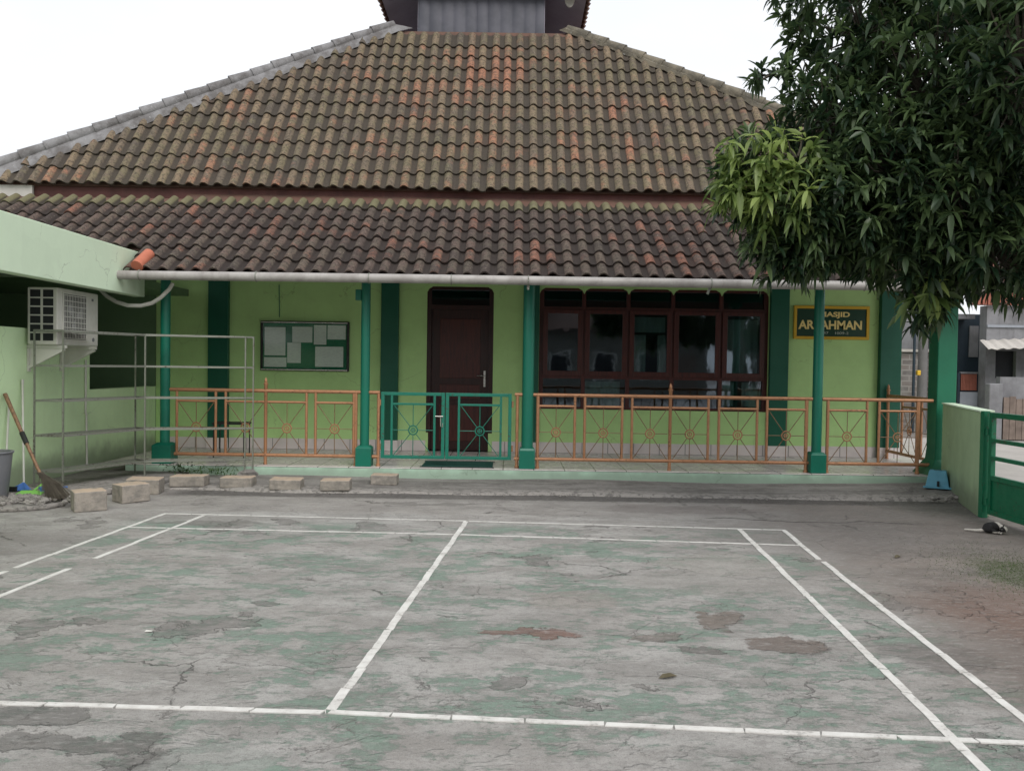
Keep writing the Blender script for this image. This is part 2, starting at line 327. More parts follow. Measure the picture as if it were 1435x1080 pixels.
# ------------------------------------------------------------------ the ground
def ground_mat():
    b = NB('worn_court_concrete'); P = b.pos(); x, y, z = b.sep()
    warp = b.n('ShaderNodeTexNoise'); warp.inputs['Scale'].default_value = 2.6; warp.inputs['Detail'].default_value = 6; warp.inputs['Roughness'].default_value = .62; b.l(P, warp.inputs['Vector'])
    wv = b.n('ShaderNodeVectorMath'); wv.operation = 'MULTIPLY_ADD'; b.l(warp.outputs['Color'], wv.inputs[0]); wv.inputs[1].default_value = (.62, .62, 0); b.l(P, wv.inputs[2])
    wp = wv.outputs[0]          # warped position (offset about +.31)
    n_big = b.noise(.55, 5, .6); n_med = b.noise(2.2, 8, .68, b.mapped((.75, 1.25, 1))); n_fin = b.noise(11, 8, .72); n_gr = b.noise(160, 3, .7)
    col = b.mix(b.step(n_med, .39, .61), c3(.44, .425, .405), c3(.30, .288, .27))
    col = b.mix(b.step(n_big, .4, .62, 0, .4), col, c3(.36, .33, .305))
    col = b.mix(b.step(n_fin, .5, .66, 0, .5), col, c3(.23, .22, .208))
    col = b.mix(b.step(b.noise(7, 7, .75), .55, .63, 0, .4), col, c3(.44, .43, .41))
    # remains of green court paint
    inx = b.math('MULTIPLY', b.step(x, -3.7, -3.3), b.step(x, 2.3, 2.75, 1, 0))
    iny = b.step(y, 7.8, 8.2, 1, 0); court = b.math('MULTIPLY', inx, iny)
    gn = b.noise(1.35, 9, .76, b.mapped((.85, 1.2, 1), None, (0, 0, .15), (3.2, 1.1, 0))); gn2 = b.noise(7, 8, .8, b.mapped((.65, 1.3, 1)))
    gm = b.math('MULTIPLY', b.step(b.math('ADD', gn, b.math('MULTIPLY', b.math('SUBTRACT', gn2, .5), .8)), .49, .585), court)
    paintc = b.mix(b.step(n_fin, .3, .7), c3(.115, .215, .155), c3(.20, .30, .235))
    col = b.mix(b.math('MULTIPLY', gm, .72), col, paintc)
    # spalled hollows where the screed has come off
    sp = b.noise(.95, 7, .62, b.mapped((1, 1, 1), None, (0, 0, 0), (9.4, 5.3, 0))); spm = b.step(sp, .625, .637)
    col = b.mix(b.math('MULTIPLY', spm, .55), col, b.mix(b.step(n_fin, .3, .7), c3(.19, .178, .165), c3(.13, .122, .115)))
    # darker trodden earth film to the right of the court
    rx = b.math('ADD', x, b.math('MULTIPLY', n_big, 1.2)); rx = b.math('SUBTRACT', rx, b.math('MULTIPLY', b.math('SUBTRACT', 8.0, y), .0))
    rm = b.step(rx, 2.7, 3.7); col = b.mix(b.math('MULTIPLY', rm, .82), col, b.mix(b.step(n_med, .38, .62), c3(.135, .108, .09), c3(.245, .205, .18)))
    rd = b.math('MULTIPLY', b.step(b.noise(.9, 5, .6), .5, .62), b.math('MULTIPLY', rm, b.step(y, 6.6, 5.4)))
    # smoother paler strip between the court and the step
    st = b.math('MULTIPLY', b.step(b.math('ADD', y, b.math('MULTIPLY', n_big, .5)), 8.75, 8.85), b.step(y, 9.75, 9.62, 0, 1))
    st = b.math('MULTIPLY', b.math('MULTIPLY', b.step(y, 8.6, 8.7), b.step(b.math('ADD', y, b.math('MULTIPLY', n_fin, .2)), 9.72, 9.66, 0, 1)), b.step(x, 2.2, 3.2, 1, .4))
    m9 = b.math('MULTIPLY', b.step(b.math('ADD', y, b.math('MULTIPLY', n_big, -.5)), 8.3, 8.42, 0, 1), b.step(b.math('ADD', x, b.math('MULTIPLY', n_big, 1.)), 2.4, 3.2, 1, .35))
    col = b.mix(b.math('MULTIPLY', m9, .6), col, b.mix(b.step(n_med, .35, .7), c3(.36, .335, .31), c3(.27, .25, .235)))
    # dark band at the step's foot: its shadow strip painted in as dirt
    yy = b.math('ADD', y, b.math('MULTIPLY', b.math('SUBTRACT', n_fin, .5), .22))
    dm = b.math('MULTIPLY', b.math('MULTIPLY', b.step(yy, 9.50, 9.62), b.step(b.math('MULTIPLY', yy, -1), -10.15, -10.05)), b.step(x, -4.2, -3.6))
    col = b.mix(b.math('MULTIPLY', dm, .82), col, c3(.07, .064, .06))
    # individual stains: (x, y, rx, ry, colour, amount)
    def blob(cx, cy, ax, ay, c, amt, soft=.22):
        nonlocal col
        amt = amt*.85 if soft < .3 else amt
        s_ = b.n('ShaderNodeMapping'); b.l(wp, s_.inputs[0]); s_.inputs['Location'].default_value = (-(cx+.31)/ax, -(cy+.31)/ay, 0); s_.inputs['Scale'].default_value = (1/ax, 1/ay, 0)
        ln = b.n('ShaderNodeVectorMath'); ln.operation = 'LENGTH'; b.l(s_.outputs[0], ln.inputs[0])
        m = b.math('MULTIPLY', b.step(b.math('MULTIPLY', ln.outputs['Value'], -1), -1-soft/2, -1+soft/2), amt); col = b.mix(m, col, c); return m
    hol = [blob(1.26, 5.1, .20, .17, c3(.18, .145, .12), 1.), blob(1.50, 4.66, .22, .17, c3(.15, .115, .095), 1.), blob(1.06, 4.5, .09, .09, c3(.15, .135, .125), .8),
        blob(.11, 4.8, .24, .07, c3(.20, .11, .085), 1.), blob(-2.0, 3.58, .17, .13, c3(.155, .15, .14), .9), blob(-1.72, 3.34, .35, .09, c3(.145, .14, .13), .9),
        blob(-1.34, 3.16, .11, .14, c3(.155, .15, .14), .9), blob(.86, 4.75, .14, .1, c3(.2, .165, .145), .8), blob(0.02, 4.05, .1, .07, c3(.17, .16, .15), .7),
        blob(-1.5, 5.25, .13, .07, c3(.18, .17, .16), .8), blob(2.3, 4.55, .3, .2, c3(.16, .15, .14), .6, .5), blob(.62, 3.95, .06, .03, c3(.12, .11, .1), .7)]
    blob(.42, 5.5, .26, .17, c3(.33, .30, .27), .7); blob(-1.12, 3.22, .2, .13, c3(.35, .355, .33), .8); blob(1.62, 6.6, .5, .33, c3(.36, .34, .31), .75)
    blob(1.35, 6.0, .7, .3, c3(.30, .285, .26), .5, .5); blob(3.5, 5.3, .8, .7, c3(.20, .12, .09), .75, .9); blob(3.2, 4.2, .9, .8, c3(.14, .10, .08), .6, .9)
    blob(2.75, 7.9, 1.2, .9, c3(.20, .185, .175), .5, .8); blob(-4.4, 6.9, .8, .7, c3(.19, .175, .165), .6, .8); blob(3.95, 6.3, .38, .55, c3(.085, .10, .045), .8, .7)
    blob(-.9, 9.2, .55, .09, c3(.15, .14, .13), .7); blob(1.9, 9.1, .9, .3, c3(.19, .16, .15), .55, .5); blob(4.9, 9.6, .7, .7, c3(.10, .10, .085), .7, .8)
    blob(-2.8, 7.95, .55, .12, c3(.17, .165, .15), .7, .6)
    # cracks
    vo = b.n('ShaderNodeTexVoronoi'); vo.feature = 'DISTANCE_TO_EDGE'; vo.inputs['Scale'].default_value = .55; b.l(wp, vo.inputs['Vector'])
    ck = b.math('MULTIPLY', b.step(vo.outputs['Distance'], .001, .0045, 1, 0), b.step(b.noise(.9, 4), .52, .60))
    col = b.mix(b.math('MULTIPLY', ck, .6), col, c3(.10, .095, .09))
    cy_ = b.math('ADD', 8.62, b.math('ADD', b.math('MULTIPLY', b.math('SUBTRACT', b.noise(.8, 5, .6, b.mapped((1, 0, 0))), .5), .9), b.math('MULTIPLY', x, -.035)))
    c1 = b.math('MULTIPLY', b.step(b.math('ABSOLUTE', b.math('SUBTRACT', y, cy_)), .012, .028, 1, 0), b.math('MULTIPLY', b.step(x, 1.9, 2.1), b.step(x, 3.9, 4.1, 1, 0)))
    col = b.mix(b.math('MULTIPLY', c1, .9), col, c3(.04, .036, .033))
    # curling flake edges
    fe = b.noise(1.7, 6, .6, b.mapped((.8, 1.3, 1), None, (0, 0, 0), (4, 9, 0)), .4); fm = b.math('MULTIPLY', b.step(b.math('ABSOLUTE', b.math('SUBTRACT', fe, .5)), .001, .006, 1, 0), b.step(b.noise(1.5, 3, .5, b.mapped((1, 1, 1), None, (0, 0, 0), (1, 2, 0))), .52, .6))
    col = b.mix(b.math('MULTIPLY', fm, .65), col, c3(.12, .11, .10)); fin = b.step(fe, .49, .52); col = b.mix(b.math('MULTIPLY', fin, .16), col, c3(.23, .21, .195))
    # grain: sand, speckles, pits
    col = b.mix(b.step(b.noise(34, 6, .75), .48, .64, 0, .42), col, c3(.21, .2, .19)); col = b.mix(b.step(b.noise(22, 6, .75, b.mapped((.5, 1.6, 1))), .52, .64, 0, .35), col, c3(.46, .45, .43)); col = b.mix(b.step(n_gr, .54, .66, 0, .6), col, c3(.13, .125, .12)); col = b.mix(b.step(b.noise(230, 2), .6, .72, 0, .35), col, c3(.5, .49, .47))
    b.color(col).rough(b.step(n_med, .3, .7, .72, .9)); b.set(Specular_IOR_Level=.3)
    edge = b.math('ADD', b.math('MULTIPLY', spm, -1.2), b.math('ADD', b.math('MULTIPLY', n_fin, .9), b.math('ADD', b.math('MULTIPLY', fin, -.5), b.math('MULTIPLY', ck, -1.5))))
    for h_ in hol: edge = b.math('ADD', edge, b.math('MULTIPLY', h_, -1.2))
    b.bump(b.math('ADD', edge, b.math('ADD', b.math('MULTIPLY', gm, .15), b.math('MULTIPLY', n_gr, .35))), .018, 1.)
    return b.m
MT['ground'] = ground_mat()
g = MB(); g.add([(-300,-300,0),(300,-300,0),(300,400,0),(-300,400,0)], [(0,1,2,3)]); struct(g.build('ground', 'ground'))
g = MB(); g.add([(6.15,-60,.004),(60,-60,.004),(60,19.5,.004),(6.15,19.5,.004)], [(0,1,2,3)]); struct(g.build('street', 'asphalt'))

# raised apron with a broken front edge in front of the porch
def apron_mat():
    b = NB('apron_concrete'); n = b.noise(2.2, 7, .68, b.mapped((.7, 1.6, 1))); f_ = b.noise(16, 6, .7)
    x, y, z = b.sep(); col = b.mix(b.step(n, .36, .64), c3(.275, .26, .245), c3(.15, .14, .13)); col = b.mix(b.step(f_, .52, .68, 0, .6), col, c3(.36, .34, .31))
    yy = b.math('ADD', y, b.math('MULTIPLY', b.math('SUBTRACT', n, .5), .5))
    col = b.mix(b.step(yy, 10.28, 10.12, 0, 1), col, c3(.16, .15, .14)); col = b.mix(b.math('MULTIPLY', b.step(b.math('MULTIPLY', yy, -1), -10.22, -10.1), b.step(f_, .4, .52)), col, c3(.30, .28, .26))
    col = b.mix(b.step(b.noise(120, 3), .58, .7, 0, .5), col, c3(.09, .085, .08))
    b.color(col).rough(.9); b.bump(b.math('ADD', f_, n), .02, .8); return b.m
MT['apron'] = apron_mat()
ap = MB(); xs = np.arange(-4.15, 5.75, .05); n = len(xs)
jag = np.cumsum(rng.normal(0, .012, n)); jag -= np.linspace(jag[0], jag[-1], n); jag += rng.normal(0, .008, n)
fy = 9.93 + jag*.6 + .02*np.sin(xs*3); vs = []
for i in range(n):
    zt = .034 + .012*math.sin(xs[i]*1.7) + (.045*max(0, xs[i]-4.6)/1.1)
    vs += [(xs[i], fy[i], .001), (xs[i]+.01, fy[i]+.03, zt*.8), (xs[i], fy[i]+.09, zt), (xs[i], 11.06, zt+.004)]
ap.add(vs, [(4*i+k, 4*i+4+k, 4*i+5+k, 4*i+1+k) for i in range(n-1) for k in range(3)]); struct(ap.build('pavement', 'apron'))
# left apron behind the rack
ap = MB(); pts = [(-5.5,8.95),(-5.05,8.9),(-4.75,9.2),(-4.5,9.5),(-4.3,9.75),(-4.16,9.95),(-4.16,11.06),(-5.5,11.06)]
ap.prism(pts, .001, .075, 'z'); struct(ap.build('pavement', 'apron', bevel=.02))
ap = MB(); pts = [(-5.5,8.30),(-5.1,8.28),(-4.82,8.36),(-4.62,8.52),(-4.55,8.72),(-4.7,8.92),(-5.1,8.88),(-5.5,8.93)]
ap.prism(pts, .001, .05, 'z'); struct(ap.build('pavement', 'apron', bevel=.018))

# painted court lines, laid as short white strips
LZ_ = [.0016]
def line(p, q, wd=.04, seg=.30, gaps=True, skip=()):
    p = Vector((*p, 0)); q = Vector((*q, 0)); d = (q-p); Ln = d.length; d.normalize(); nn = Vector((-d.y, d.x, 0)); mb = MB(); t = 0; i = 0; LZ_[0] += .0003
    while t < Ln-.01:
        e = min(t + seg*random.uniform(.85, 1.15), Ln)
        if not any(a < t < b_ for a, b_ in skip):
            o1, o2 = random.uniform(-.004, .004), random.uniform(-.004, .004); sk = random.uniform(-.008, .008)
            w1 = wd*random.uniform(.93, 1.05)/2; g_ = .004 if gaps else 0; zz = LZ_[0]
            N = 5; top = []
            for k in range(N+1):
                s_ = t+g_ + (e-t-2*g_)*k/N; jt = random.uniform(-.002, .002)
                for sg in (-1, 1):
                    pt = p + d*(s_ + sg*sk) + nn*(sg*w1 + o1 + (o2-o1)*k/N + jt); top.append((pt.x, pt.y, zz))
            o = [(a, b_, .0005) for a, b_, c in top]
            m_ = len(top); F = []
            for k in range(N): F.append((2*k, 2*k+2, 2*k+3, 2*k+1)); F.append((m_+2*k, 2*k, 2*k+1+0*0, m_+2*k+1)) if k == 0 else None; F.append((2*k, m_+2*k, m_+2*k+2, 2*k+2)); F.append((2*k+1, 2*k+3, m_+2*k+3, m_+2*k+1))
            F.append((2*N, m_+2*N, m_+2*N+1, 2*N+1)); mb.add(top+o, F)
        t = e; i += 1
    return struct(mb.build('court_line', 'lineW'))
line((-3.42,8.40),(-.42,8.24),.035); line((-.40,8.235),(2.60,8.01),.035)
line((-3.43,7.68),(-.46,7.575),.035); line((-.44,7.57),(2.50,7.32),.035)
line((-3.40,8.37),(-3.56,6.12),.04, gaps=False); line((-3.56,6.02),(-3.64,4.2),.04)
line((-2.99,8.33),(-3.14,6.45),.04, gaps=False); line((-3.17,6.12),(-3.32,4.0),.04, gaps=False)
line((-.42,8.21),(-.765,3.68),.045); 
line((2.16,8.03),(1.90,4.3),.045, gaps=True); line((1.90,4.29),(1.80,3.0),.045)
line((2.57,7.99),(2.465,6.78),.045); line((2.47,6.70),(2.10,1.5),.045)
line((-2.6,3.715),(-.78,3.66),.037); line((-.77,3.659),(2.6,3.42),.037)

# ------------------------------------------------------------------ the mosque building
mo = thing('mosque_building', 'lime green single storey mosque with big mossy tiled hip roof and a green columned porch', 'building', (0, 12, 0))
YW, FZ, XL, XR = 13.25, .165, -5.5, 5.97
def bx(*a): return MB().box(*a)
m = MB()
DX0, DX1, DZ = -1.33, -.30, 2.715
WX = [.41, 1.10, 1.79, 2.48, 3.23, 3.96]; WZ0, WZ1 = .845, 2.72
m.box(-5.348, DX0, YW, YW+.15, FZ, 3.6); m.box(DX1, WX[0], YW, YW+.15, FZ, 3.6); m.box(WX[-1], XR-.02, YW, YW+.15, FZ, 3.6)
m.box(DX0, DX1, YW, YW+.15, DZ, 3.6); m.box(WX[0], WX[-1], YW, YW+.15, WZ1, 3.6); m.box(WX[0], WX[-1], YW, YW+.15, FZ, WZ0)
ch = .09
for a, b_ in [(DX0, DX1)] + list(zip(WX[:-1], WX[1:])):
    zt = DZ if a == DX0 else WZ1
    m.prism([(a, zt), (a+ch, zt), (a+.03, zt-.035), (a, zt-ch)], YW+.002, YW+.148); m.prism([(b_, zt), (b_, zt-ch), (b_-.03, zt-.035), (b_-ch, zt)], YW+.002, YW+.148)
m.box(DX0, DX0+.035, YW+.002, YW+.1, FZ, .45); m.box(DX1-.06, DX1, YW+.002, YW+.1, FZ, .45)
m.box(XR-.15, XR, YW+.152, 20, FZ, 3.6); m.box(-5.35, XR-.15, 19.85, 20, FZ, 3.6)
m.build('wall', 'lime', mo)
w_ = bx(-5.5, -5.35, 13.2, 20, FZ, 3.6); w_.build('wall', 'lime', mo)
bx(-5.34, XR-.16, YW+.155, 19.84, 3.5, 3.6).build('ceiling', 'roomdark', mo); bx(-5.34, XR-.16, YW+.155, 19.84, FZ, FZ+.01).build('interior_floor', 'floor', mo)
bx(-4.7, XR-.4, 18.2, 18.3, FZ+.01, 3.49).build('interior_wall', 'roomdark', mo)
for a, b_ in ((-4.69, -4.38), (-2.03, -1.76), (.18, .405), (3.965, 4.25)):
    bx(a, b_, YW-.09, YW-.002, FZ+.002, 3.55).build('pilaster', 'dkgreen', mo, bevel=.006)
m = MB().box(5.66, XR+.012, YW-.10, YW+.35, FZ+.002, 3.55); m.build('pilaster', 'dkgreen', mo, bevel=.006)
sk_ = MB()
for a, b_ in ((-5.34, -4.69), (-4.38, -2.03), (-1.76, DX0), (DX1, .18), (.405, 3.965), (4.25, 5.66)): sk_.box(a+.002, b_-.002, YW-.014, YW-.003, FZ+.003, FZ+.165)
for a, b_ in ((-4.69, -4.38), (-2.03, -1.76), (.18, .405), (3.965, 4.25), (5.66, 5.98)): sk_.box(a-.01, b_+.01, YW-.104, YW-.092, FZ+.003, FZ+.165)
sk_.build('skirting', 'skirt', mo)
bx(-5.0, 5.80, 11.05, 13.25, 0, FZ-.012).build('plinth', 'mint', mo, bevel=.01)
bx(-5.34, 5.82, 11.045, 13.24, FZ-.011, FZ).build('porch_floor', 'floor', mo, bevel=.003)
# columns
for x_, rr in ((-4.545, .062), (-1.925, .060), (.21, .076), (4.005, .064)):
    c = MB(); c.lathe((x_, 11.2, 0), [(rr, FZ+.27), (rr, 2.62)], 24); co = c.build('column', 'teal', mo, smooth=True)
    b_ = MB(); s_ = .102 if x_ != -4.545 else .125; z0, z1 = FZ+.002, FZ+.27; t_ = rr+.012
    b_.add([(x_-s_,11.2-s_,z0),(x_+s_,11.2-s_,z0),(x_+s_,11.2+s_,z0),(x_-s_,11.2+s_,z0),(x_-s_,11.2-s_,z1-.03),(x_+s_,11.2-s_,z1-.03),(x_+s_,11.2+s_,z1-.03),(x_-s_,11.2+s_,z1-.03),
            (x_-t_,11.2-t_,z1),(x_+t_,11.2-t_,z1),(x_+t_,11.2+t_,z1),(x_-t_,11.2+t_,z1)], [(0,3,2,1),(0,1,5,4),(1,2,6,5),(2,3,7,6),(3,0,4,7),(4,5,9,8),(5,6,10,9),(6,7,11,10),(7,4,8,11),(8,9,10,11)])
    b_.build('column_base', 'teal', co, bevel=.005)
    MB().box(x_-.1, x_+.1, 11.1, 11.3, 2.62, 2.70).build('capital', 'teal', co, bevel=.006)
bx(-4.9, 7, 11.14, 11.26, 2.705, 2.84).build('porch_beam', 'teal', mo)
p_ = MB(); px, py = 5.665, 11.26; prof = [(.26, .0), (.25, .17), (.20, .26), (.14, .36), (.128, .5), (.128, 2.8)]
vs = []; fs = []
for s_, z_ in prof: vs += [(px-s_,py-s_,z_),(px+s_,py-s_,z_),(px+s_,py+s_,z_),(px-s_,py+s_,z_)]
for i in range(len(prof)-1): fs += [(4*i+j, 4*i+(j+1)%4, 4*i+4+(j+1)%4, 4*i+4+j) for j in range(4)]
p_.add(vs, fs); p_.build('corner_pillar', 'pillar', mo, bevel=.012)
# door
dr = bx(DX0+.07, DX1-.07, YW+.07, YW+.11, FZ+.012, 2.36).build('door', 'wood', mo)
for z0, z1 in ((1.30, 2.22), (.98, 1.2), (.32, .88)):
    bx(DX0+.20, DX1-.20, YW+.058, YW+.069, z0, z1).build('panel', 'sash', dr, bevel=.008)
h_ = MB().box(-.445, -.415, YW+.05, YW+.068, 1.17, 1.42); h_.tube([(-.43,YW+.06,1.34),(-.43,YW+.02,1.34),(-.50,YW+.015,1.345),(-.545,YW+.018,1.34)], .009, 8); h_.build('handle', 'chrome', dr, smooth=True)
f_ = MB().box(DX0+.001, DX0+.068, YW+.02, YW+.13, FZ+.012, DZ-.02); f_.box(DX1-.068, DX1-.001, YW+.02, YW+.13, FZ+.012, DZ-.02); f_.box(DX0+.068, DX1-.068, YW+.02, YW+.13, 2.362, 2.43); f_.box(DX0+.068, DX1-.068, YW+.02, YW+.13, DZ-.05, DZ-.001)
f_.build('door_frame', 'wood', mo); bx(DX0+.069, DX1-.069, YW+.085, YW+.091, 2.43, DZ-.05).build('transom_pane', 'glass', mo)
# window of five arched bays
wf = MB(); fy0, fy1 = YW+.03, YW+.12
for i, xx in enumerate(WX):
    h = .03 if 0 < i < 5 else .035; c_ = xx + (.035 if i == 0 else -.035 if i == 5 else 0); wf.box(c_-h, c_+h, fy0, fy1, WZ0+.001, WZ1-.001)
for i in range(5):
    a = WX[i] + (.07 if i == 0 else .03); b_ = WX[i+1] - (.07 if i == 4 else .03)
    for z0, z1 in ((WZ0+.001, WZ0+.04), (1.32, 1.375), (2.37, 2.43), (WZ1-.04, WZ1-.001)): wf.box(a, b_, fy0+.003, fy1-.003, z0, z1)
win = wf.build('window', 'sash', mo)
for i in range(5):
    a = WX[i] + (.07 if i == 0 else .03); b_ = WX[i+1] - (.07 if i == 4 else .03)
    s_ = MB(); tl = .0 if i % 2 else .004; y0, y1 = YW-.002-tl, YW+.028
    A, B_, z0, z1 = a-.012, b_+.012, 1.365, 2.385; q = .075
    s_.box(A, A+q, y0, y1, z0, z1); s_.box(B_-q, B_, y0, y1, z0, z1); s_.box(A+q, B_-q, y0, y1, z0, z0+q); s_.box(A+q, B_-q, y0, y1, z1-q*.8, z1)
    s_.build('sash', 'sash', win, bevel=.004)
    bx(A+q, B_-q, YW+.012, YW+.017, z0+q, z1-q*.8).build('pane', 'glass', win)
    bx(a, b_, YW+.07, YW+.075, 2.43, WZ1-.04).build('pane', 'glass', win); bx(a, b_, YW+.07, YW+.075, WZ0+.04, 1.32).build('pane', 'glass', win)

for a, b_, z0, z1 in ((1.88, 2.10, 1.40, 2.02), (2.28, 2.42, 1.40, 2.02), (1.90, 2.40, 2.06, 2.30), (3.33, 3.86, 1.42, 2.28), (3.30, 3.50, .92, 1.30), (3.62, 3.88, .92, 1.30), (1.15, 1.70, .90, 1.28)):
    cu_ = MB(); vs = []; N = 40
    for i in range(N+1):
        x_ = a+(b_-a)*i/N; y_ = YW+.24+.012*math.sin(x_*60); vs += [(x_, y_, z0), (x_, y_, z1)]
    cu_.add(vs, [(2*i, 2*i+2, 2*i+3, 2*i+1) for i in range(N)]); cu_.build('curtain', 'curtain', win, smooth=True)
# tiles: each one modelled, hooked over the one below
TW, TR = .209, .328
def tile_sheet(name, mat, y0, z0, y1, z1, nrows, xa, xb, seed, warmfield, xlim, lift=.036):
    rg = np.random.default_rng(seed); L_ = math.hypot(y1-y0, z1-z0); cy, cz = (y1-y0)/L_, (z1-z0)/L_
    V = []; F = []; T = []; n0 = int(math.floor(xa/TW)); n1 = int(math.ceil(xb/TW)); sN = 11
    prof = []
    for k in range(sN):
        s_ = k/(sN-1)
        prof.append((s_, .048*math.sin(math.pi*s_/.60)**.8 if 0 < s_ <= .6 else -.014*math.sin(math.pi*(max(s_,.6)-.6)/.4)))
    colwob = rg.normal(0, .003, n1-n0+2)
    for r_ in range(nrows):
        rw = rg.normal(0, .005)
        for c in range(n0, n1):
            xc = (c+.5)*TW; v0 = r_*TR
            lo, hi = xlim((v0+.12)/L_)
            if xc < lo or xc > hi: continue
            a = rg.normal(0, .006); dz = abs(rg.normal(0, .004)); jx = colwob[c-n0] + rg.normal(0, .003); dv = (-rg.uniform(.01, .035) if rg.random() < .035 else 0) + rw + rg.normal(0, .006) + .006*math.sin(xc*.9+r_)
            vb, vt = v0+dv-.03, min(v0+TR+.05, L_+.02)
            mo_ = .85 if (name == 'lower_roof' and r_ == nrows-1) else 0.; t1 = float(np.clip(rg.normal(.55, .28), 0, 1)); t2 = float(np.clip(warmfield(xc, r_/nrows) + rg.normal(0, .27), 0, 1))
            base = len(V)
            def P(s_, v, h_): V.append((xc + (s_-.5)*(TW+.008)+jx + a*(v-v0), y0+cy*v-cz*h_, z0+cz*v+cy*h_))
            LIP = .024
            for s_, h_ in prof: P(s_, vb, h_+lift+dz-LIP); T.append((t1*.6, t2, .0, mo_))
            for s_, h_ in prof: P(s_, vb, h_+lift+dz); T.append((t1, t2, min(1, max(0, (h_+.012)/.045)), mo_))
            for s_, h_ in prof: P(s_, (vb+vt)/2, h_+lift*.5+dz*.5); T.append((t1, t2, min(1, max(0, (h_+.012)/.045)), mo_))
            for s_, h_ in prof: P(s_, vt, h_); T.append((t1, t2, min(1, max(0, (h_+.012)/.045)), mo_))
            for row in range(3):
                for k in range(sN-1): F.append((base+row*sN+k, base+row*sN+k+1, base+(row+1)*sN+k+1, base+(row+1)*sN+k))
            # underside edge, dark gap under the tile mouth
    me = bpy.data.meshes.new(name); me.from_pydata(V, [], F)
    ca = me.color_attributes.new('tone', 'FLOAT_COLOR', 'POINT'); ca.data.foreach_set('color', np.array([t if len(t) == 4 else t+(0.,) for t in T]).astype(np.float32).ravel())
    me.polygons.foreach_set('use_smooth', [True]*len(me.polygons)); me.set_sharp_from_angle(angle=R(42)); me.materials.append(MT[mat]); me.update()
    o = bpy.data.objects.new(name, me); COL.objects.link(o); return o
def adopt(o, p):
    o.parent = p; off = Vector((0,0,0)); q = p
    while q is not None: off += Vector(q.location); q = q.parent
    o.location = -off; return o
UY0, UZ0, UY1, UZ1 = 12.56, 4.075, 15.07, 7.34; HL, HR = -8.0, 7.0; TL, TRr = -2.21, .93
def ulim(t): return (HL + (TL-HL)*t + .12, HR + (TRr-HR)*t - .12)
def uwarm(x_, t): return .34 + .50*math.exp(-((x_+.5)/1.5)**2 - ((t-.68)/.3)**2) + .14*math.exp(-((t-.1)/.15)**2) - .12*(t > .9) - .12*(x_ < -5)
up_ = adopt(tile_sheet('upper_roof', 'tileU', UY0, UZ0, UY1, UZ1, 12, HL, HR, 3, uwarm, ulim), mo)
# deck under the tiles, side and back slopes
dk = MB(); e = .03
F0 = [(HL, UY0+.03, UZ0-e), (HR, UY0+.03, UZ0-e), (TRr, UY1, UZ1-e), (TL, UY1, UZ1-e)]
YB = 21.5; B0 = [(HL, YB, UZ0-e), (HR, YB, UZ0-e), (TRr, 19, UZ1-e), (TL, 19, UZ1-e)]
dk.add(F0+B0, [(0,1,2,3), (4,7,6,5), (0,3,7,4), (1,5,6,2), (0,4,5,1)]); dk.build('roof_deck', 'oldroof', up_)
def ridge(a, b_, label=None, mat='cap'):
    a = Vector(a); b_ = Vector(b_); d = b_-a; n = int(d.length/.36); mb = MB()
    for i in range(n):
        p = a + d*(i/n); q = a + d*((i+1.18)/n); p = p + Vector((random.uniform(-.006,.006), 0, random.uniform(0,.012))); mb.tube([p, p.lerp(q, .08), q], [.098, .094, .072], 12)
    mb.build('ridge_cap', mat, up_, smooth=True)
ridge((HL, UY0, UZ0+.10), (TL, UY1, UZ1+.06)); ridge((HR, UY0, UZ0+.07), (TRr, UY1, UZ1+.03), None, 'capR')
for sg, a, b_ in ((1, (HL, UY0, UZ0), (TL, UY1, UZ1)), (-1, (HR, UY0, UZ0), (TRr, UY1, UZ1))):
    a = Vector(a); b_ = Vector(b_); mb = MB(); N = 40; vs = []; nrm = Vector((0, -.79, .61))
    for i in range(N+1):
        p = a.lerp(b_, i/N); wd = (.34 if sg > 0 else .16) + random.uniform(-.05, .05); 
        vs += [p + Vector((0,0,.10)), p + Vector((sg*wd*.55, 0, 0)) + nrm*.075, p + Vector((sg*wd, 0, 0)) + nrm*.03]
    mb.add(vs, [(3*i+k, 3*i+k+1, 3*i+4+k, 3*i+3+k) if sg > 0 else (3*i+k, 3*i+3+k, 3*i+4+k, 3*i+k+1) for i in range(N) for k in range(2)]); mb.build('ridge_mortar', 'cap' if sg > 0 else 'capR', up_, smooth=True)
# ribbed board wall at the front of the lantern
fl = MB(); xs = np.linspace(-1.74, .47, 100); vs = []
for xx in xs:
    o_ = .03*abs(math.sin((xx+1.74)*math.pi/.205))**.5; vs += [(xx, 15.10-o_, UZ1-.12), (xx, 15.13-o_, 8.27)]
fl.add(vs, [(2*i, 2*i+2, 2*i+3, 2*i+1) for i in range(99)]); fl.build('lantern_rib_wall', 'rib_wall', up_, smooth=True)
# lantern above the ridge
la = MB().box(-1.75, .48, 15.14, 18.4, 7.2, 8.28); lo = la.build('lantern', 'greyblue', mo)
sf = MB(); sf.add([(-2.36,15.05,8.05),(1.17,15.05,8.05),(1.17,16.9,7.78),(-2.36,16.9,7.78)], [(0,1,2,3)])
so_ = MB(); 
so_.add([(-2.40,15.0,7.93),(-1.75,15.10,8.28),(-1.75,18.4,8.28),(-2.40,18.9,7.93),(1.20,15.0,7.93),(.48,15.10,8.28),(.48,18.4,8.28),(1.20,18.9,7.93)], [(0,1,2,3),(4,7,6,5),(0,4,5,1),(3,2,6,7)]); so_.build('eave_soffit', 'greyblue', lo)
rf = MB(); rf.add([(-2.46,14.94,7.93),(1.26,14.94,7.93),(1.26,18.96,7.93),(-2.46,18.96,7.93),(-.6,16.9,9.9)], [(0,1,4),(1,2,4),(2,3,4),(3,0,4)]); 
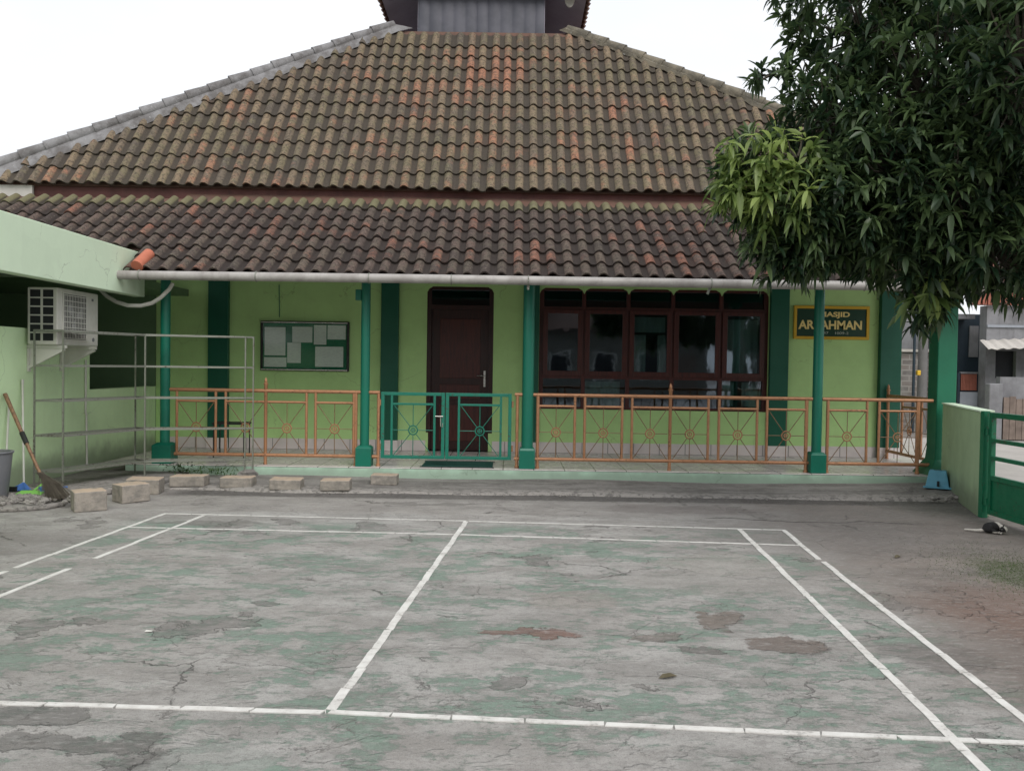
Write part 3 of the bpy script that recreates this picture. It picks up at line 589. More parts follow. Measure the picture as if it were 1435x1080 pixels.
for i in range(20):
    y_ = 15.0+i*.2; rf.tube([(-2.47,y_,7.94),(-2.38,y_,8.03)], .05, 8); rf.tube([(1.27,y_,7.94),(1.18,y_,8.03)], .05, 8)
rf.build('lantern_roof', 'oldroof', lo)
ho = thing('horn_loudspeaker', 'round white loudspeaker horn under the right eave of the roof lantern', 'loudspeaker', (.92, 15.5, 8.0))
hb = MB(); o_ = len(hb.v)
for i, (r_, d_) in enumerate([(.145,-.12),(.15,-.10),(.13,-.09),(.06,.02),(.05,.12)]):
    for j in range(20): a = 2*math.pi*j/20; hb.v.append((.92+r_*.62*math.cos(a), 15.4+d_, 8.02+r_*1.1*math.sin(a)))
for i in range(4): hb.f += [(i*20+j, i*20+(j+1)%20, (i+1)*20+(j+1)%20, (i+1)*20+j) for j in range(20)]
hb.f.append(tuple(range(20))); hb.build('horn', 'white', ho, smooth=True); MB().tube([(.92,15.55,8.02),(.92,15.75,8.15)], .03, 8).build('bracket', 'black', ho)
# fascia and soffit end
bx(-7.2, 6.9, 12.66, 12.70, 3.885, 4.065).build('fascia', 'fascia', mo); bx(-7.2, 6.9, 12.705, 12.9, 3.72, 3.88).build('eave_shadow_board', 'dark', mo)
bx(-8.3, -7.08, 12.60, 12.65, 3.84, 4.05).build('soffit_panel', 'soffitw', mo)
# lower roof
LY0, LZ0, LY1, LZ1 = 10.62, 2.61, 12.50, 3.855
def llim(t): return (-4.80 if t < .22 else (-6.2 if t < .3 else -9.4 + 2.1*t), 6.9)
def lwarm(x_, t): return .30 + .22*math.exp(-((x_+.3)/2.5)**2 - ((t-.35)/.3)**2) + .1*(t < .15)
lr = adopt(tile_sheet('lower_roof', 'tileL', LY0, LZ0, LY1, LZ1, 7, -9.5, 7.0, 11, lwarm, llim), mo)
dk = MB(); dk.add([(-4.82,LY0+.04,LZ0-.03),(6.9,LY0+.04,LZ0-.03),(6.9,13.1,4.27),(-4.82,13.1,4.27)], [(0,1,2,3)]); dk.add([(-4.82,LY0+.55,LZ0+.32),(-9.3,LY0+.55,LZ0+.32),(-7.4,12.5,3.86),(-4.82,12.5,3.86)], [(0,1,2,3)])
dk.build('roof_deck', 'oldroof', lr)
nt_ = MB(); nt_.tube([(-4.64,10.55,2.66),(-4.60,10.82,2.85)], [.075,.07], 12); nt_.build('replacement_tile', 'tileNew', lr, smooth=True, label='bright orange new tile at the left eave corner')
# gutter
gt = MB(); gt.tube([(-4.90,10.50,2.545),(-1,10.50,2.553),(3,10.50,2.548),(6.9,10.50,2.55)], .056, 16); go = gt.build('gutter', 'pvc', mo, smooth=True)
for x_ in (-4.58, -3.15, -1.77, -.76, .18, 2.42, 4.3):
    k = MB(); k.ring((x_, 10.50, 2.55), .060, .007, 'x', 20, 6); k.build('hanger', 'steel', go, smooth=True)
k = MB(); k.bar((2.45,10.50,2.60),(2.38,10.52,2.42), .03, .006, (0,1,0)); k.build('hanger', 'steel', go); k = MB(); k.bar((.18,10.48,2.60),(.18,10.50,2.44), .03, .006, (0,1,0)); k.build('hanger', 'steel', go)
dp = MB(); dp.tube([(-4.38,11.02,2.50),(-4.42,11.0,2.42),(-4.53,11.0,2.31),(-4.64,11.0,2.24),(-4.78,11.0,2.205),(-4.95,11.0,2.205),(-5.10,11.0,2.25),(-5.22,11.0,2.32),(-5.30,11.0,2.40)], .026, 10); dp.build('drain_pipe', 'white', mo, smooth=True)
bx(-2.06, -1.985, 11.17, 11.25, 2.33, 2.47).build('junction_box', 'teal', mo, bevel=.005)
MB().tube([(-3.62, YW-.012, 2.7), (-3.62, YW-.012, 2.62), (-3.61, YW-.012, 2.2)], .006, 6).build('wall_cable', 'teal', mo)

# ------------------------------------------------------------------ porch railing
RZ, R2, R3 = 1.13, .985, .30
def star(x0, x1, parent, y=11.2, tex=False, ax=None, matr='copper', mats='spoke', z0=None):
    # spokes and ring in a panel; ax maps (u,z) -> xyz
    zc = (R2+R3)/2; xc = (x0+x1)/2; f = ax or (lambda u, z: (u, y, z)); rr = .058
    inf = MB()
    for (tx, tz) in ((x0, R3), (x1, R3), (x0, R2), (x1, R2), (xc, R2), (xc, R3), (x0, zc), (x1, zc)):
        d = Vector((tx-xc, 0, tz-zc)).normalized(); inf.tube([f(xc+d.x*rr, zc+d.z*rr), f(tx, tz)], .0055, 6)
    o = inf.build('spokes', mats, parent)
    rg = MB(); n = 20
    for rad, r_ in ((rr, .009), (.028, .006)):
        o0 = len(rg.v)
        for i in range(n):
            a = 2*math.pi*i/n; c = Vector(f(xc+rad*math.cos(a), zc+rad*math.sin(a))); 
            e1 = (Vector(f(xc+(rad+1)*math.cos(a), zc+(rad+1)*math.sin(a))) - c); e2 = Vector(f(xc+1, zc))-Vector(f(xc, zc)); nn = e2.cross(Vector((0,0,1)))
            for j in range(6): b_ = 2*math.pi*j/6; rg.v.append(tuple(c + e1*(r_*math.cos(b_)) + nn*(r_*math.sin(b_))))
        for i in range(n):
            for j in range(6): rg.f.append((o0+i*6+j, o0+((i+1)%n)*6+j, o0+((i+1)%n)*6+(j+1)%6, o0+i*6+(j+1)%6))
    rg.tube([f(xc-.025, zc), f(xc+.025, zc)], .005, 6); rg.tube([f(xc, zc-.028), f(xc, zc+.028)], .005, 6)
    rg.build('ring', matr, parent, smooth=True)
def railing(label, xa, xb, panels, tall, feet, y=11.2, ax=None, rz=RZ):
    f = ax or (lambda u, z: (u, y, z)); t = thing('porch_railing', label, 'railing', f((xa+xb)/2, FZ), 'copper coloured railing sections round the porch')
    MB().tube([f(xa, rz), f(xb, rz)], .024, 12).build('handrail', 'copper', t, smooth=True)
    MB().tube([f(xa, R3-.012), f(xb, R3-.012)], .023, 12).build('bottom_rail', 'copper', t, smooth=True)
    for a, b_ in panels:
        for q in (a, b_):
            if not any(abs(q-t_) < .03 for t_ in tall): MB().tube([f(q, R3-.01), f(q, rz)], .018, 10).build('baluster', 'copper', t, smooth=True)
        MB().tube([f(a, R2), f(b_, R2)], .0165, 10).build('panel_rail', 'copper', t, smooth=True); star(a+.012, b_-.012, t, y, ax=ax)
    for q in tall:
        p = f(q, 0); mb = MB(); mb.lathe((p[0], p[1], 0), [(.026, FZ), (.026, FZ+.02), (.022, FZ+.02), (.022, rz+.075), (.03, rz+.085), (.03, rz+.10), (.014, rz+.105), (.022, rz+.125), (.016, rz+.15), (.004, rz+.175)], 14); mb.build('post', 'copper', t, smooth=True)
    for q in feet:
        p = f(q, 0); mb = MB(); mb.lathe((p[0], p[1], 0), [(.028, FZ), (.028, FZ+.025), (.021, FZ+.03), (.021, rz)], 12); mb.build('post', 'copper', t, smooth=True)
    return t
railing('copper railing section left of the green gate, behind the wire rack', -4.48, -1.73, [(-4.39,-3.88),(-3.75,-3.23),(-3.20,-2.69),(-2.57,-2.07)], [-3.225], [-2.04, -1.745])
railing('longest copper railing section, in front of the red framed window', .04, 3.94, [(.34,.83),(.96,1.45),(1.58,2.06),(2.10,2.58),(2.72,3.22),(3.35,3.86)], [2.08], [.075, .345, 3.87])
railing('short copper railing section below the green name sign', 4.07, 5.52, [(4.15,4.66),(4.82,5.32)], [], [4.145, 5.335])
railing('copper railing running back along the right end of the porch', 11.42, 13.12, [(11.5,12.02),(12.14,12.62)], [13.1], [], ax=lambda u, z: (5.77, u, z))
# gate leaves
def gate_leaf(label, a, b_, ia, ib, latch):
    t = thing('porch_gate', label, 'gate', ((a+b_)/2, 11.2, FZ), 'green porch gate leaves')
    fr = MB(); hw = .022
    for q in (a+hw, b_-hw): fr.bar((q, 11.2, R3-.03), (q, 11.2, RZ+.01), .044, .04, (0,1,0))
    fr.bar((a+.044, 11.2, RZ-.012), (b_-.044, 11.2, RZ-.012), .036, .042); fr.bar((a+.044, 11.2, R3-.01), (b_-.044, 11.2, R3-.01), .036, .042)
    fr.build('frame', 'gategreen', t, bevel=.004)
    pn = MB()
    for q in (ia, ib): pn.bar((q, 11.2, R3+.01), (q, 11.2, RZ-.033), .03, .03, (0,1,0))
    pn.bar((ia+.015, 11.2, R2), (ib-.015, 11.2, R2), .028, .028); pn.build('panel_frame', 'gategreen', t, bevel=.003)
    star(ia+.015, ib-.015, t, matr='gategreen', mats='gategreen')
    if latch:
        l_ = MB(); l_.tube([(ib+.01,11.175,.83),(b_-.02,11.175,.83)], .007, 8); l_.tube([(ib+.08,11.17,.83),(ib+.085,11.17,.70),(ib+.11,11.17,.69),(ib+.11,11.17,.74)], .006, 8); l_.build('latch', 'chrome', t)
    for z_ in (.42, 1.0): 
        q = a-.012 if latch else b_+.012; MB().tube([(q,11.2,z_-.04),(q,11.2,z_+.04)], .012, 8).build('hinge', 'copper', t)
    return t
gate_leaf('left leaf of the green porch gate, with the latch hook', -1.71, -.875, -1.57, -1.01, True)
gate_leaf('right leaf of the green porch gate, in front of the dark door', -.865, .0, -.69, -.14, False)
mt = thing('doormat', 'dark green doormat on the porch floor behind the gate', 'mat', (-.68, 11.45, FZ))
mm = MB().box(-1.17, -.24, 11.17, 11.78, FZ+.003, FZ+.016); mm.build('mat_pile', 'mat_', mt, bevel=.004); mb = MB(); mb.box(-1.19,-.22,11.15,11.168,FZ+.003,FZ+.011); mb.box(-1.19,-.22,11.782,11.80,FZ+.003,FZ+.011); mb.build('mat_border', 'rubber', mt)
# black table behind left railing
tb = thing('low_black_table', 'small thin legged black metal table on the porch behind the left railing', 'table', (-3.93, 12.0, FZ))
bx(-4.16, -3.70, 11.85, 12.15, .63, .655).build('tabletop', 'black', tb)
for x_, y_ in ((-4.14,11.87),(-4.14,12.13),(-3.72,11.87),(-3.72,12.13)): MB().bar((x_,y_,FZ+.002),(x_,y_,.63), .014).build('leg', 'black', tb)

# ------------------------------------------------------------------ notice board and sign
nb = thing('notice_board', 'black framed glass notice board with pinned papers on the lime wall', 'notice board', (-3.2, YW, 1.37))
bx0, bx1, bz0, bz1 = -3.89, -2.525, 1.375, 2.14
fr = MB(); q = .035; fr.box(bx0, bx1, YW-.06, YW-.003, bz0, bz0+q); fr.box(bx0, bx1, YW-.06, YW-.003, bz1-q, bz1); fr.box(bx0, bx0+q, YW-.06, YW-.003, bz0+q, bz1-q); fr.box(bx1-q, bx1, YW-.06, YW-.003, bz0+q, bz1-q); fr.build('frame', 'black', nb, bevel=.004)
bx(bx0+q, bx1-q, YW-.03, YW-.004, bz0+q, bz1-q).build('felt_back', 'felt', nb); bx(bx0+q, bx1-q, YW-.054, YW-.050, bz0+q+.012, bz1-q-.012).build('glass_pane', 'bglass', nb)
st_ = MB().box(bx0+.01, bx1-.02, YW-.066, YW-.061, bz0+.012, bz0+.026); st_.box(bx0+.01, bx1-.02, YW-.066, YW-.061, bz1-.026, bz1-.015); st_.build('track', 'chrome', nb)
for k, (a, b_, c, d) in enumerate([(215,185,490,555),(210,580,505,705),(515,385,695,650),(580,175,845,380),(865,150,1030,405),(1045,150,1285,335),(885,430,1255,695)]):
    X0, X1 = bx0+(a-165)/1165*1.365, bx0+(c-165)/1165*1.365; Z1, Z0 = bz1-(b_-105)/650*.765, bz1-(d-105)/650*.765
    y_ = YW-.034-.0012*k; bx(X0, X1, y_-.0008, y_, Z0, Z1).build('paper', 'paper', nb)
sg = thing('name_sign', 'green name sign with yellow frame and cream lettering on the right wall', 'sign', (4.92, YW, 1.98))
sx0, sx1, sz0, sz1 = 4.335, 5.50, 1.985, 2.50; q = .045
fr = MB(); fr.box(sx0, sx1, YW-.045, YW-.003, sz0, sz0+q); fr.box(sx0, sx1, YW-.045, YW-.003, sz1-q, sz1); fr.box(sx0, sx0+q, YW-.045, YW-.003, sz0+q, sz1-q); fr.box(sx1-q, sx1, YW-.045, YW-.003, sz0+q, sz1-q); fr.build('frame', 'signyellow', sg, bevel=.004)
bx(sx0+q, sx1-q, YW-.03, YW-.004, sz0+q, sz1-q).build('panel', 'signgreen', sg)
def text(body, xc, z, size, width, mat, bold=.012):
    cu = bpy.data.curves.new('t', 'FONT'); cu.body = body; cu.size = size; cu.align_x = 'CENTER'; cu.extrude = .003; cu.offset = bold*size
    to = bpy.data.objects.new('t', cu); COL.objects.link(to); bpy.context.view_layer.update()
    me = bpy.data.meshes.new_from_object(to.evaluated_get(bpy.context.evaluated_depsgraph_get())); bpy.data.objects.remove(to)
    co = np.array([v.co for v in me.vertices]); wd = co[:,0].max()-co[:,0].min(); k = width/wd
    me.transform(Matrix.Translation((xc-sg.location.x, YW-.034-sg.location.y, z-sg.location.z)) @ Matrix.Rotation(math.pi/2, 4, 'X') @ Matrix.Diagonal((k, 1, 1, 1)))
    me.materials.append(MT[mat]); o = bpy.data.objects.new('lettering', me); COL.objects.link(o); o.parent = sg; return o
text('MASJID', 4.96, 2.335, .105, .47, 'signtext', .03); text('ARRAHMAN', 4.905, 2.145, .185, .98, 'signtext', .03); text('RT 37    1009-2', 4.93, 2.065, .055, .50, 'signsmall', .0)

# ------------------------------------------------------------------ left annex building
ax_ = thing('annex_building', 'pale green annex wall with flat roof beam along the left side of the yard', 'building', (-5.5, 8, 0))
bx(-4.99, -4.84, 2, 11.25, 2.335, 2.90).build('roof_beam', 'beam', ax_, bevel=.008)
bx(-8.6, -4.992, 2, 10.5, 2.5, 2.88).build('roof_slab', 'beam', ax_)
wl = MB(); wl.prism([(2,0),(13.19,0),(13.19,1.11),(11.13,1.11),(11.13,1.85),(2,1.85)], -5.65, -5.5, 'x'); wl.build('wall', 'lime2', ax_, bevel=.004)
bx(-8.6, -8.45, 2, 13.4, 0, 2.5).build('inner_wall', 'annexin', ax_); bx(-8.45, -5.51, 13.2, 13.4, 0, 3.2).build('inner_wall', 'annexin', ax_); bx(-8.45, -5.0, 10.51, 13.19, 2.5, 2.6).build('inner_ceiling', 'annexin', ax_)
pp = MB().tube([(-5.478,10.98,1.5),(-5.478,10.98,.82),(-5.478,11.0,.80),(-5.478,11.02,.10)], .014, 8); pp.build('drain_pipe', 'white', ax_, smooth=True)
# air conditioner
ac = thing('air_conditioner', 'white outdoor air conditioner unit on brackets above the annex wall', 'air conditioner', (-5.3, 10.1, 1.66))
ax0, ax1, ay0, ay1, az0, az1 = -5.46, -5.12, 9.62, 10.57, 1.665, 2.31
bx(ax0, ax1, ay0, ay1, az0, az1).build('casing', 'white', ac, bevel=.015)
fg = MB().box(ax1-.003, ax1+.004, ay0+.12, ay0+.64, az0+.07, az1-.06); fo = fg.build('fan_opening', 'dark', ac)
gr = MB()
for k in range(15): y_ = ay0+.13+k*.5/14; gr.box(ax1+.006, ax1+.012, y_-.003, y_+.003, az0+.075, az1-.065)
for k in range(9): z_ = az0+.08+k*.49/8; gr.box(ax1+.013, ax1+.018, ay0+.12, ay0+.64, z_-.004, z_+.004)
gr.build('grille', 'white', fo)
fn = MB()
for k in range(3):
    a = 2*math.pi*k/3+.4; c = Vector((ax1+.0055, ay0+.38, (az0+az1)/2)); pts = []
    for rr, da in ((.04,-.5),(.20,-.45),(.21,.25),(.04,.5)): pts.append((c.x, c.y+rr*math.cos(a+da), c.z+rr*math.sin(a+da)))
    fn.add(pts, [(0,1,2,3)])
fn.build('fan', 'binp', fo)
fc = MB()
for q, zz in ((0, 0),): 
    fc.box(ax1+.0, ax1+.012, ay0+.10, ay0+.12, az0+.05, az1-.04); fc.box(ax1, ax1+.012, ay0+.64, ay0+.66, az0+.05, az1-.04); fc.box(ax1, ax1+.012, ay0+.12, ay0+.64, az0+.05, az0+.07); fc.box(ax1, ax1+.012, ay0+.12, ay0+.64, az1-.06, az1-.04)
fc.build('grille_frame', 'white', ac, bevel=.003)
cl = MB()
for i in range(2):
    for k in range(6): cl.box(ax0+.035+i*.145, ax0+.035+i*.145+.115, ay0-.003, ay0+.006, az0+.045+k*.098, az0+.045+k*.098+.082)
cl.build('coil_vents', 'dark', ac); bx(ax1+.001, ax1+.005, ay0+.78, ay0+.82, az1-.10, az1-.07).build('badge', 'binp', ac); MB().tube([(ax1-.01,ay0+.82,az0+.08),(ax1+.006,ay0+.82,az0+.08)], .025, 12).build('valve_cap', 'binp', ac)
for y_ in (9.70, 10.40):
    b_ = MB().bar((-5.495,y_,1.645),(-5.06,y_,1.645), .04, .035); b_.bar((-5.495,y_,1.40),(-5.08,y_,1.62), .035, .03); b_.bar((-5.485,y_,1.36),(-5.485,y_,1.62), .04, .02, (1,0,0)); b_.prism([(-5.49,1.39),(-5.49,1.625),(-5.1,1.625)], y_-.005, y_+.005); b_.build('bracket', 'white', ac)

# ------------------------------------------------------------------ wire rack
rk = thing('wire_rack', 'L shaped empty metal shelf rack standing left of the porch', 'shelf rack', (-4.6, 10.3, .0))
P = [(-5.31,9.5),(-4.99,9.5),(-4.75,10.75),(-4.55,10.6),(-3.41,10.98),(-3.40,11.0)]
P[5] = (-3.36, 10.99); legs = [(-5.31,9.5),(-4.99,9.5),(-4.75,10.78),(-4.55,10.6),(-3.42,10.96),(-3.335,11.02)]
for (x_, y_), zb in zip(legs, (.076,.01,.076,.076,.05,.06)): MB().bar((x_,y_,zb),(x_,y_,1.83 if x_ < -3.4 or True else 1.7), .017, .017, (0,1,0)).build('leg', 'steel', rk)
for z_ in (1.82, 1.43, 1.04, .65, .25):
    for quad in ([legs[0],legs[1],legs[3],legs[2]], [legs[2],legs[3],legs[4],legs[5]]):
        mb = MB()
        for i in range(4):
            a, b_ = quad[i], quad[(i+1)%4]; mb.bar((*a, z_), (*b_, z_), .007, .024)
        if z_ < 1.9:
            for k in range(1, 5):
                s_ = k/5; a = Vector((*quad[0], z_)).lerp(Vector((*quad[1], z_)), s_) if quad[0] == legs[0] else Vector((*quad[0], z_)).lerp(Vector((*quad[1], z_)), s_)
                b_ = Vector((*quad[3], z_)).lerp(Vector((*quad[2], z_)), s_); mb.bar(a-Vector((0,0,.003)), b_-Vector((0,0,.003)), .045, .004)
        mb.build('shelf', 'steel', rk)
bl = MB()
def rock(mb, c, r_, seed, flat=.6, n=10):
    rg = random.Random(seed); o = len(mb.v); K = 6
    for i in range(K+1):
        th = math.pi*i/K
        for j in range(n):
            a = 2*math.pi*j/n; k = r_*(1+rg.uniform(-.22,.22)); mb.v.append((c[0]+k*math.sin(th)*math.cos(a), c[1]+k*math.sin(th)*math.sin(a), c[2]+k*flat*math.cos(th)))
    for i in range(K):
        for j in range(n): mb.f.append((o+i*n+j, o+(i+1)*n+j, o+(i+1)*n+(j+1)%n, o+i*n+(j+1)%n))
    return mb
rock(bl, (-3.36, 10.90, .07), .12, 3, .5); tag(bl.build('stone_lump', 'apron'), 'dark rough concrete lump under the right foot of the wire rack', 'stone')

# ------------------------------------------------------------------ concrete blocks
CT = bpy.data.textures.new('chips', 'CLOUDS'); CT.noise_scale = .05; CT.noise_depth = 3
blocks = [((-4.22,8.53),.30,.24,.20,.62,'largest concrete block, at the near left beside the broom heap'),
 ((-4.05,9.10),.30,.25,.19,.85,'second concrete block from the left, behind the largest one'),
 ((-3.98,9.75),.42,.24,.15,-.1,'wide concrete block third from the left, under the rack corner'),
 ((-3.80,10.10),.40,.24,.125,.05,'fourth concrete block from the left, in front of the weeds'),
 ((-3.22,10.08),.37,.24,.12,.05,'fifth concrete block from the left, in front of the rack foot'),
 ((-2.62,9.98),.36,.24,.12,.05,'sixth concrete block from the left, left of the second column'),
 ((-2.04,9.98),.34,.24,.12,.05,'concrete block in front of the second green column'),
 ((-1.55,10.50),.32,.22,.12,.0,'rightmost concrete block, before the porch gate')]
blocks[2] = ((-4.15,9.68),.36,.26,.17,.15,blocks[2][5]); 
for (c, a, b_, h_, rz, lb) in blocks:
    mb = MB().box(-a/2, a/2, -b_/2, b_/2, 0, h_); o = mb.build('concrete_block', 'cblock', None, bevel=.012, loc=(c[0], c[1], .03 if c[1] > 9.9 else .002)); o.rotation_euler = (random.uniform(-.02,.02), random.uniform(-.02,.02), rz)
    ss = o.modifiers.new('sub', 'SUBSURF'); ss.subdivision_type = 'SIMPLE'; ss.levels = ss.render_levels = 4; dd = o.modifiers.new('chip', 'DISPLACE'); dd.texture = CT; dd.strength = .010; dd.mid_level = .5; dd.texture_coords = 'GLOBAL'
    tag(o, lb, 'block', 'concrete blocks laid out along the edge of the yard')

# ------------------------------------------------------------------ bin, broom, mop, dustpan, brush
bn = thing('rubbish_bin', 'grey plastic rubbish bin at the left edge of the yard', 'bin', (-5.26, 8.95, .05))
mb = MB(); mb.lathe((-5.32,8.72,.051), [(.15,0),(.155,.01),(.195,.44),(.20,.50),(.185,.50),(.18,.44),(.14,.03),(.0,.03)], 28); mb.build('tub', 'binp', bn, smooth=True)
mb = MB(); mb.ring((-5.32, 8.72, .54), .203, .012, 'z'); mb.v = [(-5.32+(.203+.012*math.cos(2*math.pi*(k%6)/6))*math.cos(2*math.pi*(k//6)/20), 8.72+(.203+.012*math.cos(2*math.pi*(k%6)/6))*math.sin(2*math.pi*(k//6)/20), .545+.012*math.sin(2*math.pi*(k%6)/6)) for k in range(120)]; mb.build('rim', 'binp', bn, smooth=True)
br = thing('bamboo_broom', 'bamboo handled stick broom leaning on the annex wall', 'broom', (-4.75, 8.75, .05))
MB().tube([(-5.47,9.22,1.12),(-5.14,9.04,.62),(-4.92,8.92,.30)], [.022,.018,.016], 10).build('handle', 'bamboo', br, smooth=True)
MB().tube([(-5.205,9.075,.72),(-5.13,9.035,.605)], .026, 10).build('grip', 'rubber', br, smooth=True)
mb = MB(); rg = random.Random(5)
for k in range(260):
    a = Vector((-4.93, 8.93, .32)) + Vector((rg.gauss(0,.012), rg.gauss(0,.012), 0)); e = Vector((-4.62, 8.72, .075)) + Vector((rg.gauss(0,.07), rg.gauss(0,.06), abs(rg.gauss(0,.02)))); md = a.lerp(e, .6) + Vector((0,0,.03)); mb.tube([a, md, e], .0022, 3, False)
mb.build('bristles', 'bark', br)
mp = thing('mop_stick', 'thin pale mop stick leaning on the wall behind the broom', 'mop', (-5.2, 9.3, 0)); MB().tube([(-5.47,9.55,1.22),(-5.30,9.28,.15)], .011, 8).build('handle', 'white', mp, smooth=True); MB().tube([(-5.47,9.55,1.22),(-5.472,9.553,1.27)], .015, 8).build('end_cap', 'white', mp, smooth=True)
mb = MB()
for k in range(60): mb.tube([(-5.30,9.28,.16), (-5.28+rg.gauss(0,.05), 9.2+rg.gauss(0,.04), .085)], .005, 4, False)
mb.build('mop_head', 'bluebristle', mp)
m2 = thing('squeegee_stick', 'short white squeegee stick behind the grey bin', 'squeegee', (-5.4, 9.2, 0)); MB().tube([(-5.475,9.30,1.0),(-5.43,9.15,.12)], .011, 8).build('handle', 'white', m2, smooth=True); bx(-5.48,-5.30,9.13,9.16,.08,.13).build('blade', 'rubber', m2)
dpn = thing('dustpan', 'bright green dustpan lying beside the grey bin', 'dustpan', (-5.05, 8.95, .06)); mb = MB(); mb.add([(-5.20,8.86,.056),(-4.93,8.90,.056),(-4.98,9.12,.075),(-5.22,9.10,.075),(-5.20,8.86,.064),(-4.93,8.90,.064),(-4.98,9.12,.10),(-5.22,9.10,.10)], [(0,3,2,1),(4,5,6,7),(0,1,5,4),(1,2,6,5),(2,3,7,6),(3,0,4,7)]); mb.build('pan', 'limeplastic', dpn); MB().tube([(-5.1,9.11,.09),(-5.11,9.3,.14)], .012, 8).build('handle', 'limeplastic', dpn)
bb = thing('hand_brush', 'small blue hand brush near the broom head', 'brush', (-4.95, 9.1, .06)); mb = MB().box(-5.03,-4.86,9.08,9.13,.115,.14); mb.tube([(-4.87,9.105,.13),(-4.74,9.12,.14)], .01, 8); mb.build('brush_back', 'bluebristle', bb, bevel=.004); mb = MB()
for k in range(90): x_, y_ = -5.02+rg.random()*.15, 9.085+rg.random()*.04; mb.tube([(x_,y_,.116),(x_+rg.gauss(0,.012),y_-.01+rg.gauss(0,.012),.077)], .0025, 3, False)
mb.build('bristles', 'bluebristle', bb)
# rubble heap
mb = MB()
for k in range(120):
    x_ = -5.2+abs(rg.gauss(0,.3)); y_ = 8.7+rg.gauss(0,.13); rock(mb, (min(x_, -4.42), y_, .05+rg.uniform(0,.035)), rg.uniform(.012,.055), k, .7, 7)
for k in range(70): rock(mb, (5.15+rg.uniform(-.35,.25), 10.15+rg.uniform(-.5,.5), .05), rg.uniform(.008,.05), 500+k, .6, 7)
for k in range(60): rock(mb, (rg.uniform(-3.5,4.5), 9.9+rg.gauss(0,.05), .008), rg.uniform(.006,.02), 900+k, .6, 6)
o = mb.build('rubble', 'apron'); o['kind'] = 'stuff'; o['label'] = 'small broken concrete rubble along the yard edges'

# ------------------------------------------------------------------ blue stool
bs = thing('blue_step_stool', 'small faded blue plastic step stool at the foot of the green corner pillar', 'stool', (5.25, 10.55, .09))
mb = MB(); t_, bt, hh = .095, .135, .21
cx, cy_, zb = 5.27, 10.52, .088; ca, sa = math.cos(-.5), math.sin(-.5)
def RT(x_, y_, z_): return (cx+x_*ca-y_*sa, cy_+x_*sa+y_*ca, zb+z_)
vs = [RT(-bt,-bt*.8,0),RT(bt,-bt*.8,0),RT(bt,bt*.8,0),RT(-bt,bt*.8,0),RT(-t_,-t_*.8,hh),RT(t_,-t_*.8,hh),RT(t_,t_*.8,hh),RT(-t_,t_*.8,hh)]
mb.add(vs, [(4,5,6,7),(0,1,5,4),(1,2,6,5),(2,3,7,6),(3,0,4,7)]); bo = mb.build('body', 'blue', bs, bevel=.01)
mb = MB(); mb.bar(RT(0,-.105,.01), RT(0,-.094,.085), .075, .012, (1,0,0)); mb.bar(RT(-.045,0,.209), RT(.045,0,.209), .03, .008); mb.build('hand_hole', 'dark', bo)
mb = MB(); [mb.bar(RT(*a), RT(*b_), .03, .02) for a, b_ in (((-bt-.02,-bt*.8-.02,.01),(bt+.02,-bt*.8-.02,.01)), ((bt+.02,-bt*.8-.02,.01),(bt+.02,bt*.8+.02,.01)))]; mb.build('foot_rim', 'blue', bs)
# ------------------------------------------------------------------ yard wall and gate on the right
yw = thing('yard_wall', 'low pale green wall running from the corner pillar to the green yard gate', 'wall', (5.2, 10, 0))
mb = MB(); mb.add([(4.90,8.93,0),(5.03,8.93,0),(5.68,11.0,0),(5.55,11.0,0),(4.90,8.93,1.095),(5.03,8.93,1.095),(5.68,11.0,1.095),(5.55,11.0,1.095)], [(0,3,2,1),(4,5,6,7),(0,1,5,4),(1,2,6,5),(2,3,7,6),(3,0,4,7)]); mb.build('wall', 'yardwall', yw, bevel=.008)
mb = MB(); mb.add([(4.885,8.915,1.096),(5.045,8.915,1.096),(5.695,11.0,1.096),(5.535,11.0,1.096),(4.885,8.915,1.115),(5.045,8.915,1.115),(5.695,11.0,1.115),(5.535,11.0,1.115)], [(0,3,2,1),(4,5,6,7),(0,1,5,4),(1,2,6,5),(2,3,7,6),(3,0,4,7)]); mb.build('coping', 'beam', yw, bevel=.004)
yg = thing('yard_gate', 'dark green steel yard gate with horizontal bars at the right edge', 'gate', (4.95, 8.85, 0), )
MB().box(4.90, 4.965, 8.855, 8.925, 0, 1.11).build('post', 'yardgate', yg, bevel=.004)
fr = MB(); Xg = 4.95; ye, yn = 8.78, 6.2
fr.bar((Xg,ye,.05),(Xg,ye,1.10), .05, .05, (1,0,0)); fr.bar((Xg,yn,.05),(Xg,yn,1.10), .05, .05, (1,0,0))
for z_, h_ in ((1.075,.055),(.815,.04),(.635,.04),(.43,.05),(.075,.05)): fr.bar((Xg,ye-.025,z_),(Xg,yn+.025,z_), .045, h_)
fr.build('frame', 'yardgate', yg, bevel=.004); bx(Xg-.006, Xg+.006, yn+.026, ye-.026, .101, .404).build('panel', 'yardgate', yg)
for z_ in (.18, .90): MB().tube([(4.925,8.825,z_-.035),(4.925,8.825,z_+.035)], .022, 10).build('hinge', 'yardgate', yg, smooth=True)
for y_ in (7.9, 7.1): fr = MB().bar((Xg,y_,.455),(Xg,y_,1.047), .03, .03, (1,0,0)); 
MB().tube([(4.96,8.88,0),(4.96,8.88,.5)], .01, 6)

